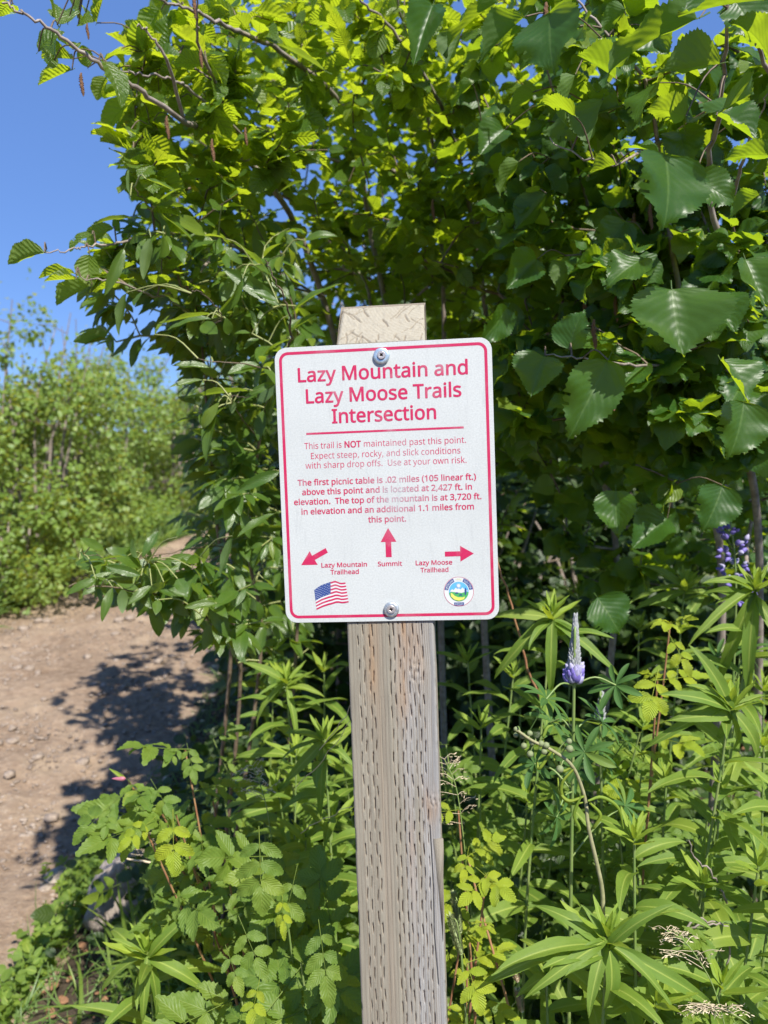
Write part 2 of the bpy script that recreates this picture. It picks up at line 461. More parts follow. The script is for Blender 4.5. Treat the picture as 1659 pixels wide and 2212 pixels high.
def grid_sheet(xs, ys, zf):
    X, Y = np.meshgrid(xs, ys); Z = zf(X, Y)
    V = np.stack([X, Y, Z], -1).reshape(-1, 3); n = len(xs)
    i = np.arange(len(ys) - 1)[:, None] * n; j = np.arange(n - 1)[None]
    F = np.stack([i + j, i + j + 1, i + n + j + 1, i + n + j], -1).reshape(-1, 4)
    return V, F, V[:, :2].copy()

def soil_mat(name, a, b, c, stones=True):
    q = NT(name); tc = q.n('ShaderNodeTexCoord'); v = tc.outputs['Object']
    n1 = q.noise(2.2, 5, .6, v); n2 = q.noise(28, 6, .7, v); n3 = q.noise(130, 4, .7, v)
    col = q.ramp(n1, [(.3, a), (.52, b), (.66, c), (.78, [min(1, x * 1.25) for x in c])])
    col = q.mix(q.math('MULTIPLY', n2, .75), col, q.ramp(n2, [(.35, [x * .55 for x in a]), (.7, [min(1, x * 1.3) for x in c])]))
    vo = q.n('ShaderNodeTexVoronoi'); vo.inputs['Scale'].default_value = 75; q.l(v, vo.inputs['Vector'])
    gm = q.math('MULTIPLY', q.math('LESS_THAN', vo.outputs['Distance'], .34), q.math('GREATER_THAN', n2, .50))
    sc = q.mix(.55, q.ramp(vo.outputs['Color'], [(.2, (.24, .19, .16)), (.8, (.52, .45, .38))]), col)
    if stones: col = q.mix(q.math('MULTIPLY', gm, .8), col, sc)
    h = q.math('ADD', q.math('MULTIPLY', n2, 1.6), q.math('ADD', q.math('MULTIPLY', n3, .4), q.math('MULTIPLY', gm, .5)))
    p = q.n('ShaderNodeBsdfPrincipled'); q.l(col, p.inputs['Base Color']); p.inputs['Roughness'].default_value = .9
    p.inputs['Specular IOR Level'].default_value = .2
    q.l(q.bump(h, .9, .012), p.inputs['Normal']); q.l(p.outputs[0], q.out.inputs[0]); return q.m

M_TRAIL = soil_mat('trodden_brown_dirt', (.20, .135, .090), (.30, .215, .150), (.39, .295, .205))
M_SOIL = soil_mat('dark_forest_soil', (.045, .032, .022), (.07, .052, .035), (.11, .085, .055), stones=False)
M_STONE = simple_mat('grey_brown_stone', (.22, .175, .145), .85, c2=(.50, .43, .36), scale=9, bump=.7, dist=.01, detail=8)
M_PEB = simple_mat('tan_pebble', (.17, .13, .10), .85, c2=(.36, .29, .23), scale=3, bump=.3, dist=.004)
V, F, UV = grid_sheet(np.r_[-700, -200, -60, -20, np.linspace(-9, 9, 150), 20, 60, 200, 700], np.r_[-700, -100, -20, np.linspace(-4, 14, 160), 18, 25, 40, 80, 200, 700],
                      lambda X, Y: np.where(np.abs(X) > 9.5, ground_z(np.clip(X, -9, 9), np.clip(Y, -4, 40)), ground_z(X, np.clip(Y, -4, 40))))
tag(link('ground', mesh_from('ground', V, F, UV, True, M_SOIL)), 'dark soil of the hillside under the shrubs and plants beside the trail', kind='structure')

# trail: its own sheet, edges dipping under the banks
ys = np.linspace(-2, 14, 700); ss = np.linspace(-1, 1, 120); SS, YY = np.meshgrid(ss, ys)
xr = np.interp(YY, XT, XR); xl = np.interp(YY, XT, XL)
cx, hw = (xr + xl) / 2, (xr - xl) / 2 + .10
XX = cx + SS * hw * (1 + .10 * (vnoise(YY * 2.3, SS * 0 + np.sign(SS) * 3, 9) - .5))
ZZ = ground_z(XX, YY) + .022 * (1 - np.abs(SS) ** 5) - .062 * np.abs(SS) ** 5 + .035 * (vnoise(XX * 3.1, YY * 3.1, 11) - .5) + .020 * (vnoise(XX * 11, YY * 11, 12) - .5) + .010 * (vnoise(XX * 27, YY * 27, 13) - .5) - .02
ZZ += .05
V = np.stack([XX, YY, ZZ], -1).reshape(-1, 3); n = 120
i = np.arange(len(ys) - 1)[:, None] * n; j = np.arange(n - 1)[None]
F = np.stack([i + j, i + j + 1, i + n + j + 1, i + n + j], -1).reshape(-1, 4)
trail = tag(link('trail', mesh_from('trail', V, F, V[:, :2].copy(), True, M_TRAIL)), 'trodden brown dirt hiking trail with gravel, curving uphill on the left', kind='structure')

def rock_arrays(seed, sub=2, flat=.65, rough=.25):
    import bmesh
    bm = bmesh.new(); bmesh.ops.create_icosphere(bm, subdivisions=sub, radius=1)
    V = np.array([v.co[:] for v in bm.verts]); F = np.array([[l.index for l in f.verts] for f in bm.faces]); bm.free()
    r = np.random.default_rng(seed)
    for _ in range(9):                                   # planar chips
        d = nrm(r.normal(size=3)); c = r.uniform(.55, .9); h = V @ d
        V = V - np.maximum(0, h - c)[:, None] * d * .9
    V *= (1 + rough * (vnoise(V[:, 0] * 2 + 9, V[:, 1] * 2 + V[:, 2] * 1.7, seed) - .5))[:, None]
    if sub > 2: V *= (1 + .08 * (vnoise(V[:, 0] * 7 + 9, V[:, 1] * 7 + V[:, 2] * 5, seed + 1) - .5))[:, None]
    V = V * [1, r.uniform(.7, 1), flat]
    return V, F, V[:, :2].copy()

def ztrail(x, y):
    xr = np.interp(y, XT, XR); xl = np.interp(y, XT, XL)
    s = (x - (xr + xl) / 2) / ((xr - xl) / 2 + .1)
    return ground_z(x, y) + .022 * (1 - np.abs(s) ** 5) - .062 * np.abs(s) ** 5 + .035 * (vnoise(x * 3.1, y * 3.1, 11) - .5) + .03

def rotz(n, r=rng):
    a = r.uniform(0, 6.28, n); M = np.zeros((n, 4, 4)); M[:, 0, 0] = np.cos(a); M[:, 0, 1] = -np.sin(a); M[:, 1, 0] = np.sin(a); M[:, 1, 1] = np.cos(a); M[:, 2, 2] = 1; M[:, 3, 3] = 1
    return M

peb = [rock_arrays(200 + i, 1, .55) for i in range(6)]
pebm = [mesh_from('pebble', *p, False, M_PEB) for p in peb]
n = 300
yy = rng.uniform(1.7, 6.5, n) ** 1.0; xx = np.interp(yy, XT, XL) + rng.uniform(.1, 1.0, n) ** .7 * (np.interp(yy, XT, XR) - np.interp(yy, XT, XL))
sz = .010 + .030 * rng.uniform(0, 1, n) ** 4 + .002 * yy
Mr = rotz(n); Mr[:, :3, :3] *= sz[:, None, None]; Mr[:, 0, 3] = xx; Mr[:, 1, 3] = yy; Mr[:, 2, 3] = ztrail(xx, yy) + sz * .2
for k in range(n): link('pebble', pebm[k % 6], trail, Mr[k])
n = 26000
yy = 1.5 + 7 * rng.uniform(0, 1, n) ** 1.3; xx = np.interp(yy, XT, XL) + rng.uniform(0, 1, n) * (np.interp(yy, XT, XR) - np.interp(yy, XT, XL) + .1)
keep = vnoise(xx * 2.2, yy * 2.2, 21) + rng.uniform(-.25, .25, n) > .45; xx = xx[keep]; yy = yy[keep]; n = len(xx)
sz = .0035 + .013 * rng.uniform(0, 1, n) ** 3.5
Mr = rotz(n); Mr[:, :3, :3] *= sz[:, None, None]; Mr[:, 0, 3] = xx; Mr[:, 1, 3] = yy; Mr[:, 2, 3] = ztrail(xx, yy) + sz * .2
link('gravel', merge('gravel', peb, np.arange(n) % 6, Mr, M_PEB), trail, kind='stuff')

def ground_hit(px, py):
    """where the view ray through (px,py) meets the ground"""
    d = U(px, py, 1.0) - CAM
    for t in np.arange(.8, 30, .01):
        p = CAM + d * t
        if p[2] < ground_z(p[0], p[1]): return p
    return p

rk = [rock_arrays(300 + i, 4, .75, .35) for i in range(5)]
for (px, py, s, sc, lab) in [(300, 2010, .19, (1, .8, 1.1), 'large pale grey boulder half hidden behind the rose leaves at the trail edge'),
                         (118, 1930, .085, (1.15, .8, .6), 'low grey stone at the trail edge in the leaf shadow, left of the large boulder'),
                         (395, 1790, .06, (1, .9, .8), 'small dark stone in shade at the right edge of the trail'),
                         (335, 1640, .045, (1.3, .9, .6), 'flat grey stone lying in the leaf shadow on the trail'),
                         (335, 1375, .05, (1.6, 1, .35), 'flat pale stone lying on the trail below the willow leaves')]:
    p = ground_hit(px, py)
    k = len([o for o in bpy.data.objects if o.name.startswith('boulder')])
    M = np.eye(4); a = .5 + k; M[:3, :3] = np.array([[math.cos(a), -math.sin(a), 0], [math.sin(a), math.cos(a), 0], [0, 0, 1]]) @ np.diag(np.array(sc) * s); M[:3, 3] = p + [0, s * .6, s * sc[2] * .35]
    tag(link('boulder', mesh_from('boulder', *rk[k], True, M_STONE), None, M), lab, 'stone', 'stones beside the trail')

# ------------------------------------------------------------------ sign and post
RS = np.array([[0.9946421, -0.0365035, -0.0967191], [0.0310112, 0.9978526, -0.0576935], [0.0986174, 0.0543850, 0.9936382]])
TS = np.array([0.00248623, 0.03037274, -0.81381441])
MS = np.eye(4); MS[:3, :3] = RC @ RS; MS[:3, 3] = CAM + RC @ TS
SW, SH = .2286, .2943
GL = {'(':[241,[[32,220,33,263,38,306,45,348,54,389,67,429,83,468,103,504,125,540,150,573,217,573,182,521,154,465,132,407,116,346,107,284,103,221,105,179,109,139,116,98,126,58,139,19,154,-20,172,-57,192,-92,216,-127,150,-127,125,-94,103,-60,83,-24,67,14,54,53,45,94,38,135,33,177]]],')':[241,[[209,220,207,177,203,135,196,94,186,53,173,14,158,-24,139,-60,116,-94,91,-127,25,-127,48,-92,69,-57,87,-20,102,19,114,58,124,98,131,139,136,179,137,221,136,263,131,304,124,346,114,386,102,426,87,465,69,503,48,539,24,573,91,573,116,540,139,504,158,468,173,429,186,389,196,348,203,306,207,263]]],',':[215,[[154,84,136,23,111,-42,85,-103,33,-103,49,-38,63,31,73,93,148,93]]],'.':[215,[[58,43,61,69,72,85,88,94,107,97,126,94,142,85,153,69,157,43,153,18,142,2,126,-8,107,-11,88,-8,72,2,61,18]]],'0':[459,[[419,287,409,163,395,112,376,70,349,37,316,12,276,-3,229,-8,170,1,122,27,86,70,60,129,48,176,42,229,39,287,41,346,48,399,58,446,83,504,119,547,167,573,229,581,287,573,335,547,372,504,399,446,410,399,417,346],[110,287,111,238,115,194,121,156,137,111,159,78,190,59,229,52,268,59,298,78,320,110,336,156,343,194,347,238,348,287,347,336,343,380,336,417,320,463,298,495,268,515,229,521,190,515,159,495,137,463,121,417,115,380,111,336]]],'1':[459,[[285,0,216,0,216,400,216,439,217,470,219,499,196,477,169,455,108,405,71,452,226,573,285,573]]],'2':[459,[[417,0,38,0,38,59,188,210,261,287,306,353,318,387,322,424,315,466,294,496,261,514,221,520,181,517,147,506,83,466,45,513,94,548,153,572,221,581,270,576,313,562,347,540,372,510,388,472,394,428,389,385,375,344,353,305,324,267,247,185,128,67,128,64,417,64]]],'3':[459,[[395,439,392,403,381,372,363,347,340,326,310,311,277,302,277,298,337,283,379,255,405,214,413,163,407,116,390,74,360,40,318,14,283,2,241,-6,193,-8,110,-1,36,23,36,89,114,61,194,51,260,59,305,81,331,117,339,164,335,197,320,223,297,242,265,255,226,263,179,265,123,265,123,326,180,326,223,329,259,339,286,356,307,377,319,404,323,434,316,471,295,498,262,516,219,521,164,515,117,498,75,473,39,521,73,544,115,563,163,576,218,581,273,576,317,563,352,540,384,495]]],'4':[459,[[443,130,359,130,359,0,291,0,291,130,17,130,17,190,286,576,359,576,359,193,443,193],[291,374,291,412,293,444,294,474,295,500,292,500,276,468,257,438,86,193,291,193]]],'5':[459,[[221,351,275,346,322,331,361,307,389,274,407,232,413,183,407,128,387,81,356,43,314,15,261,-2,199,-8,116,0,51,23,51,90,121,62,200,52,239,55,274,65,302,82,323,106,336,137,341,176,332,225,306,262,262,284,197,292,146,288,99,280,64,302,86,573,373,573,373,508,146,508,132,342,169,348]]],'6':[459,[[44,245,51,342,75,433,95,474,121,510,155,539,196,562,246,576,306,581,344,579,377,573,377,513,344,520,308,523,257,518,216,504,183,483,158,454,139,419,127,380,115,291,119,291,150,326,194,350,255,358,302,353,342,338,375,313,400,279,416,236,421,184,415,129,399,82,372,44,336,15,291,-2,239,-8,199,-4,163,7,130,26,101,54,77,89,59,133,48,185],[238,51,284,59,320,84,343,125,351,184,344,233,324,271,289,295,241,303,205,299,175,287,150,270,131,248,119,223,115,198,123,146,146,99,185,64,210,55]]],'7':[459,[[109,0,344,508,35,508,35,573,419,573,419,518,187,0]]],'9':[459,[[417,328,410,231,387,139,366,99,340,63,306,33,265,11,214,-3,154,-8,117,-6,82,0,82,60,115,53,152,50,204,54,245,68,278,90,303,118,322,153,334,192,346,281,341,281,310,247,266,223,204,214,158,219,118,235,85,260,61,294,45,336,40,387,46,443,63,491,90,529,127,557,171,575,223,581,262,577,299,565,332,545,361,518,384,483,402,439,413,388],[223,521,178,513,142,488,118,447,110,388,117,339,137,301,171,277,220,269,256,273,286,285,311,303,330,325,342,349,346,374,338,426,315,474,277,508,252,518]]],'A':[512,[[437,0,368,177,141,177,73,0,0,0,224,575,289,575,512,0],[282,415,274,438,263,473,255,500,247,468,238,438,230,415,165,241,346,241]]],'B':[521,[[241,573,307,569,361,558,404,541,434,515,453,478,459,431,456,399,446,371,431,347,409,328,382,313,350,304,350,300,415,279,441,261,461,236,474,203,478,163,472,115,454,74,425,42,385,19,337,5,279,0,78,0,78,573],[256,329,318,335,357,352,377,382,384,423,376,463,351,490,308,506,245,511,150,511,150,329],[150,269,150,61,265,61,330,68,371,91,394,125,401,168,398,197,388,221,370,241,344,256,307,266,260,269]]],'E':[446,[[398,0,78,0,78,573,398,573,398,509,150,509,150,330,383,330,383,268,150,268,150,63,398,63]]],'G':[584,[[326,302,524,302,524,22,431,-1,323,-8,267,-4,217,8,173,28,136,55,105,89,81,130,63,176,52,229,49,286,53,343,65,395,84,442,111,482,145,517,186,544,233,564,286,577,346,581,437,572,516,547,489,484,421,508,342,517,298,514,259,505,225,489,181,455,150,409,136,373,127,332,124,286,127,243,134,202,146,166,175,119,216,84,251,68,292,58,340,55,404,59,452,68,452,238,326,238]]],'H':[594,[[516,0,443,0,443,267,150,267,150,0,78,0,78,573,150,573,150,330,443,330,443,573,516,573]]],'I':[272,[[239,0,32,0,32,42,99,57,99,515,32,531,32,573,239,573,239,531,172,515,172,57,239,42]]],'K':[496,[[496,0,411,0,209,273,150,222,150,0,78,0,78,573,150,573,150,290,199,345,249,399,403,573,488,573,261,323]]],'L':[420,[[78,0,78,573,150,573,150,64,400,64,400,0]]],'M':[727,[[330,0,142,502,139,502,142,461,144,407,144,347,144,0,78,0,78,573,184,573,361,103,364,103,544,573,650,573,650,0,578,0,578,352,579,408,581,460,584,501,581,501,390,0]]],'N':[609,[[532,0,447,0,141,476,138,476,141,432,143,378,144,320,144,0,78,0,78,573,161,573,467,99,470,99,468,137,466,193,464,249,464,573,532,573]]],'O':[626,[[577,287,576,244,570,204,561,166,540,116,510,73,473,38,428,13,375,-3,314,-8,251,-3,196,13,151,39,114,73,85,116,65,167,56,204,51,245,49,288,52,344,62,396,78,442,100,482,130,517,166,545,208,565,258,577,314,581,369,577,417,565,459,545,495,517,524,483,547,442,564,396,574,344],[125,287,127,241,134,200,145,163,171,117,207,83,255,62,314,55,373,62,420,83,456,117,481,163,492,200,499,241,501,287,496,354,481,411,456,457,421,491,373,511,314,518,255,511,207,490,171,457,145,411,134,374,127,333]]],'R':[499,[[236,573,301,568,353,555,393,532,422,500,439,460,444,410,440,368,427,334,408,306,385,285,330,257,487,0,403,0,264,237,150,237,150,0,78,0,78,573],[232,510,150,510,150,298,236,298,296,304,338,325,362,359,370,407,366,440,355,467,336,486,310,500,275,507]]],'S':[440,[[403,153,396,106,378,66,348,35,307,11,257,-3,198,-8,137,-5,83,4,41,19,41,88,113,65,201,55,240,57,273,66,298,79,316,98,327,120,330,147,327,173,318,194,302,213,277,230,196,265,131,294,85,330,57,375,48,435,54,477,71,513,99,542,136,563,180,576,231,581,318,572,389,549,366,487,302,508,229,517,196,515,169,507,148,494,133,478,124,457,121,434,124,407,133,386,149,367,172,351,246,318,332,279,362,255,385,228,398,194]]],'T':[446,[[259,0,187,0,187,509,8,509,8,573,437,573,437,509,259,509]]],'U':[586,[[513,202,507,146,489,95,459,52,416,20,380,4,338,-5,290,-8,225,-2,171,18,128,50,97,93,78,144,72,204,72,573,144,573,144,201,154,139,182,93,228,64,294,55,342,59,379,73,407,96,427,126,438,161,442,202,442,573,513,573]]],'a':[450,[[231,437,279,433,318,422,347,403,376,358,385,293,385,0,334,0,320,61,317,61,279,22,234,-1,172,-8,136,-5,103,6,75,23,55,48,41,80,37,119,50,176,87,219,127,238,179,251,243,257,316,259,316,285,310,330,293,359,265,375,227,380,163,370,106,347,84,400,151,426],[252,208,184,200,141,182,118,155,110,119,115,87,132,66,157,53,188,49,238,56,279,79,306,117,315,172,315,210]]],'b':[493,[[139,461,138,410,135,373,139,373,161,398,189,419,226,432,272,437,322,431,365,412,401,381,428,338,444,283,449,215,447,168,439,127,427,91,400,48,365,17,322,-2,272,-8,226,-3,189,10,161,31,139,55,133,55,119,0,68,0,68,609,139,609],[260,379,219,374,188,361,165,339,150,308,142,268,139,217,139,214,142,165,150,125,165,93,202,61,261,51,312,61,348,93,363,126,373,166,376,216,373,265,363,306,348,338,311,368]]],'c':[385,[[241,-8,187,-2,139,15,99,45,69,87,55,123,47,165,44,213,47,262,56,305,71,342,102,385,142,415,191,432,245,438,309,431,358,415,337,356,292,370,244,376,204,371,172,358,148,335,131,303,120,263,117,213,120,166,131,126,148,94,172,71,202,58,240,53,302,60,351,78,351,15,304,-2]]],'d':[493,[[221,-8,171,-2,128,17,92,48,65,91,49,146,44,214,49,282,66,338,93,381,128,413,171,432,221,438,280,429,323,407,354,374,359,374,356,405,354,438,354,609,425,609,425,0,368,0,358,58,354,58,323,24,279,1],[232,51,290,60,328,88,348,135,355,200,355,213,352,263,343,304,329,336,291,369,231,379,181,368,146,334,130,300,120,260,117,213,120,165,130,125,146,93,181,61]]],'e':[452,[[234,438,286,432,329,414,364,385,390,346,406,299,411,244,411,201,117,201,127,137,154,90,197,62,254,52,327,60,392,82,392,20,327,-1,251,-8,194,-2,143,17,101,48,70,91,56,126,47,167,44,212,47,257,55,297,68,333,96,378,134,411,181,431],[233,380,188,372,154,348,130,309,119,257,338,257,335,292,326,322,312,346,292,364,266,376]]],'f':[276,[[266,375,158,375,158,0,87,0,87,375,12,375,12,408,87,432,87,457,92,507,104,547,124,577,152,597,186,609,227,613,274,609,310,599,292,544,262,552,228,556,197,550,175,532,162,502,158,458,158,430,266,430]]],'h':[496,[[139,431,138,399,135,370,140,370,174,407,221,429,273,437,321,433,360,421,391,400,413,370,426,330,431,280,431,0,361,0,361,275,355,321,338,353,308,372,265,379,222,374,189,360,166,338,150,308,142,269,139,222,139,0,68,0,68,609,139,609]]],'i':[207,[[139,430,139,0,68,0,68,430],[104,591,133,580,142,566,145,546,142,526,133,512,104,501,88,504,75,512,66,526,63,546,66,566,75,580,88,588]]],'k':[428,[[138,291,137,257,135,221,138,221,152,240,172,264,189,285,326,430,409,430,235,246,421,0,336,0,187,200,138,158,138,0,68,0,68,609,138,609]]],'l':[207,[[139,0,68,0,68,609,139,609]]],'m':[750,[[540,438,603,429,649,401,669,371,681,330,685,280,685,0,615,0,615,277,610,321,594,353,567,372,528,379,474,369,438,342,418,298,411,237,411,0,342,0,342,277,332,333,320,353,303,367,281,376,253,379,215,374,185,360,164,338,150,308,141,269,139,223,139,0,68,0,68,430,125,430,136,371,140,371,173,409,217,431,266,438,312,433,349,420,378,398,398,366,402,366,427,398,461,420,499,433]]],'n':[496,[[275,438,322,434,361,421,391,401,413,371,426,330,431,280,431,0,361,0,361,275,355,321,338,353,308,372,265,379,204,368,166,338,146,289,139,223,139,0,68,0,68,430,125,430,136,371,140,371,175,409,222,431]]],'o':[485,[[442,216,438,165,428,121,411,82,388,51,359,25,324,7,285,-4,241,-8,200,-4,163,7,129,25,100,51,77,82,59,121,48,165,44,216,47,261,55,301,68,336,97,380,137,412,186,431,244,438,299,431,347,412,387,380,417,336,431,301,439,261],[117,216,120,169,130,128,147,95,172,71,203,56,243,51,282,56,314,71,339,95,356,128,366,169,369,216,365,263,355,303,338,335,314,359,282,374,242,379,185,368,147,335,130,303,120,263]]],'p':[493,[[273,438,322,432,365,413,401,383,428,339,444,284,449,216,447,170,439,129,427,93,401,49,365,17,322,-2,272,-8,213,1,170,24,139,55,134,55,137,20,139,-16,139,-192,68,-192,68,430,126,430,136,371,139,371,170,405,213,429],[260,379,221,374,190,362,167,342,152,313,142,275,139,229,139,216,142,167,150,126,165,93,188,70,220,55,261,51,297,56,326,72,348,98,364,131,373,171,376,217,373,262,363,302,348,334,311,367]]],'r':[331,[[269,438,295,437,319,433,310,368,287,372,264,374,217,363,176,334,149,289,139,229,139,0,68,0,68,430,126,430,134,351,137,351,170,395,214,426,240,435]]],'s':[384,[[348,119,343,80,327,49,302,24,268,6,226,-4,176,-8,99,-1,42,19,42,83,104,60,178,49,224,53,256,66,274,86,280,112,271,141,239,167,174,196,103,228,76,245,57,266,45,292,41,324,52,372,85,408,118,425,157,435,202,438,275,430,339,409,315,353,258,372,197,380,159,377,131,366,114,350,108,328,119,298,154,274,219,246,289,215,314,197,333,176,344,150]]],'t':[289,[[212,50,245,53,272,59,272,5,240,-4,200,-8,167,-5,138,4,112,20,91,44,78,79,74,125,74,375,13,375,13,409,75,437,103,528,144,528,144,430,269,430,269,375,144,375,144,127,149,93,163,69,185,54]]],'u':[496,[[427,430,427,0,370,0,359,57,356,57,321,20,273,-1,220,-8,173,-4,134,8,103,29,81,59,68,99,63,148,63,430,135,430,135,153,141,108,158,76,188,57,230,51,273,55,306,69,330,91,345,121,354,160,357,206,357,430]]],'v':[407,[[163,0,0,430,75,430,167,176,180,137,193,96,201,63,204,63,214,96,227,138,241,176,332,430,407,430,244,0]]],'w':[630,[[346,243,336,276,328,308,321,335,316,357,313,357,308,335,302,307,294,275,284,242,207,1,127,1,9,431,82,431,141,201,153,154,163,109,169,73,172,73,178,97,185,128,193,160,201,188,277,431,354,431,428,188,440,149,451,109,457,74,460,74,466,108,477,153,489,201,549,431,621,431,502,1,419,1]]],'x':[424,[[170,220,22,430,102,430,213,268,322,430,402,430,253,220,410,0,330,0,213,172,94,0,14,0]]],'y':[409,[[1,430,76,430,169,185,184,144,196,105,205,68,209,68,224,121,245,186,333,430,409,430,224,-59,188,-130,165,-156,138,-176,106,-188,67,-192,34,-190,9,-186,9,-130,30,-133,56,-135,99,-126,130,-99,152,-59,174,-2]]],'z':[377,[[346,0,31,0,31,47,262,375,45,375,45,430,340,430,340,377,112,55,346,55]]],' ':[209,[]]}

def poly_mesh(name, polys, z, mat, extrude=0.0, offset=0.0, bevel=0.0):
    """closed outlines (metres) filled with even-odd holes -> mesh"""
    cu = bpy.data.curves.new(name, 'CURVE'); cu.dimensions = '2D'; cu.fill_mode = 'BOTH'
    cu.extrude = extrude; cu.offset = offset; cu.bevel_depth = bevel; cu.bevel_resolution = 1
    for P in polys:
        sp = cu.splines.new('POLY'); sp.points.add(len(P) - 1); sp.use_cyclic_u = True
        for k, q in enumerate(P): sp.points[k].co = (q[0] * 100, q[1] * 100, 0, 1)
    cu.extrude *= 100; cu.offset *= 100; cu.bevel_depth *= 100
    o = bpy.data.objects.new(name, cu); COL.objects.link(o)
    dg = bpy.context.evaluated_depsgraph_get()
    me = bpy.data.meshes.new_from_object(o.evaluated_get(dg)); me.name = name
    bpy.data.objects.remove(o); bpy.data.curves.remove(cu)
    me.transform(Matrix.Translation((0, 0, z)) @ Matrix.Scale(.01, 4))
    me.materials.clear(); me.materials.append(mat)
    return me

def bold_mesh(name, polys, z, mat, off):
    """heavier letters: the same outlines laid over each other a hair apart"""
    import bmesh
    bm = bmesh.new()
    for k in range(9):
        a_ = k * math.pi / 4; dx, dy = (0, 0) if k == 8 else (off * math.cos(a_), off * math.sin(a_))
        me = poly_mesh('t', [[(q[0] + dx, q[1] + dy) for q in P] for P in polys], z + k * .00001, mat)
        bm.from_mesh(me); bpy.data.meshes.remove(me)
    me = bpy.data.meshes.new(name); bm.to_mesh(me); bm.free(); me.materials.append(mat)
    return me

def rrect(w, h, r, cx=0, cy=0, n=8):
    P = []
    for qx, qy, a0 in ((1, 1, 0), (-1, 1, 90), (-1, -1, 180), (1, -1, 270)):
        for i in range(n + 1):
            a = math.radians(a0 + 90 * i / n); P.append((cx + qx * (w / 2 - r) + r * math.cos(a), cy + qy * (h / 2 - r) + r * math.sin(a)))
    return P
def circle(cx, cy, r, n=40, a0=0): return [(cx + r * math.cos(a0 + 6.28318 * i / n), cy + r * math.sin(a0 + 6.28318 * i / n)) for i in range(n)]

def text_polys(s, x0, x1, y, cap):
    adv = 0; out = []
    for ch in s:
        a, ps = GL[ch]
        for p in ps: out.append([(adv + p[i], p[i + 1]) for i in range(0, len(p), 2)])
        adv += a
    xs = [q[0] for p in out for q in p]; a, b = min(xs), max(xs); k = (x1 - x0) / (b - a); ky = cap / 573
    return [[(x0 + (q[0] - a) * k, y + q[1] * ky) for q in p] for p in out]

def ink(name, c, fade=.8):
    q = NT(name); tc = q.n('ShaderNodeTexCoord'); v = tc.outputs['Object']
    n1 = q.noise(26, 4, .6, v); n2 = q.noise(900, 2, .6, v)
    # rubbed column down the middle of the sheet, as worn by hands and rain
    sx = q.n('ShaderNodeSeparateXYZ'); q.l(v, sx.inputs[0])
    col = q.math('MULTIPLY', q.math('MULTIPLY', q.math('SUBTRACT', 1.0, q.math('MULTIPLY', q.math('ABSOLUTE', q.math('SUBTRACT', sx.outputs[0], .012)), 22.0), clamp=True),
                 q.math('SUBTRACT', 1.0, q.math('MULTIPLY', q.math('ABSOLUTE', q.math('ADD', sx.outputs[1], .005)), 15.0), clamp=True)), 1.6)
    n3 = q.noise(60, 3, .6, q.mapping(v, (1.6, .5, 1)))
    f = q.math('ADD', q.math('MULTIPLY', q.math('SUBTRACT', n1, .5, clamp=True), 2.2), q.math('ADD', q.math('MULTIPLY', col, q.math('ADD', n3, .02)), q.math('MULTIPLY', q.math('SUBTRACT', n2, .5), .5)), clamp=True)
    p = q.n('ShaderNodeBsdfPrincipled'); p.inputs['Roughness'].default_value = .38
    q.l(q.mix(q.math('MULTIPLY', f, fade), c, (.42, .42, .44, 1)), p.inputs['Base Color'])
    q.l(p.outputs[0], q.out.inputs[0]); return q.m

def sheet_mat():
    q = NT('white_reflective_sheeting'); tc = q.n('ShaderNodeTexCoord'); v = tc.outputs['Object']
    n1 = q.noise(620, 2, .8, v); n2 = q.noise(14, 3, .5, v); n3 = q.noise(40, 5, .7, q.mapping(v, (3, .4, 1)))
    col = q.mix(q.math('MULTIPLY', n1, 1.0), (.36, .38, .37, 1), (.62, .65, .635, 1))
    col = q.mix(q.math('MULTIPLY', q.math('SUBTRACT', n2, .42, clamp=True), .7), col, (.34, .36, .345, 1))
    sc = q.math('MULTIPLY', q.math('MULTIPLY', q.math('SUBTRACT', n3, .56, clamp=True), 5.0, clamp=True), .42)
    col = q.mix(sc, col, (.33, .35, .35, 1))
    p = q.n('ShaderNodeBsdfPrincipled'); q.l(col, p.inputs['Base Color'])
    q.l(q.math('ADD', .30, q.math('MULTIPLY', n1, .35)), p.inputs['Roughness'])
    q.l(q.bump(n1, .12, .0004), p.inputs['Normal']); q.l(p.outputs[0], q.out.inputs[0]); return q.m

M_SHEET = sheet_mat()
M_RED = ink('crimson_print', (.46, .012, .075, 1)); M_REDB = ink('crimson_border_print', (.46, .014, .075, 1), .4)
M_NAVY = ink('navy_print', (.02, .055, .22, 1), .3); M_SKYP = ink('sky_blue_print', (.10, .38, .68, 1), .35)
M_GRNP = ink('green_print', (.06, .34, .10, 1), .35); M_YELP = ink('yellow_print', (.62, .60, .12, 1), .4); M_WHTP = ink('white_print', (.58, .60, .60, 1), .2)
M_ALU = simple_mat('bare_aluminium_edge', (.62, .64, .66), .4, .8)
M_ZINC = simple_mat('zinc_plated_washer', (.42, .52, .58), .38, .75, c2=(.66, .78, .84), scale=400, bump=.1)
M_GALV = simple_mat('dull_galvanised_washer', (.30, .34, .36), .45, .75, c2=(.66, .70, .72), scale=500, bump=.4, dist=.0006)
M_SCREW = simple_mat('steel_screw_head', (.48, .43, .41), .42, .7, c2=(.62, .57, .54), scale=500)
M_SOCKET = simple_mat('dark_screw_recess', (.05, .045, .04), .8)  # near-black recess floor and ring under the screw head

sign = empty('trail_sign', MS[:3, 3], 'white metal trail intersection sign with crimson lettering, arrows and border, screwed to the wooden post', 'sign')
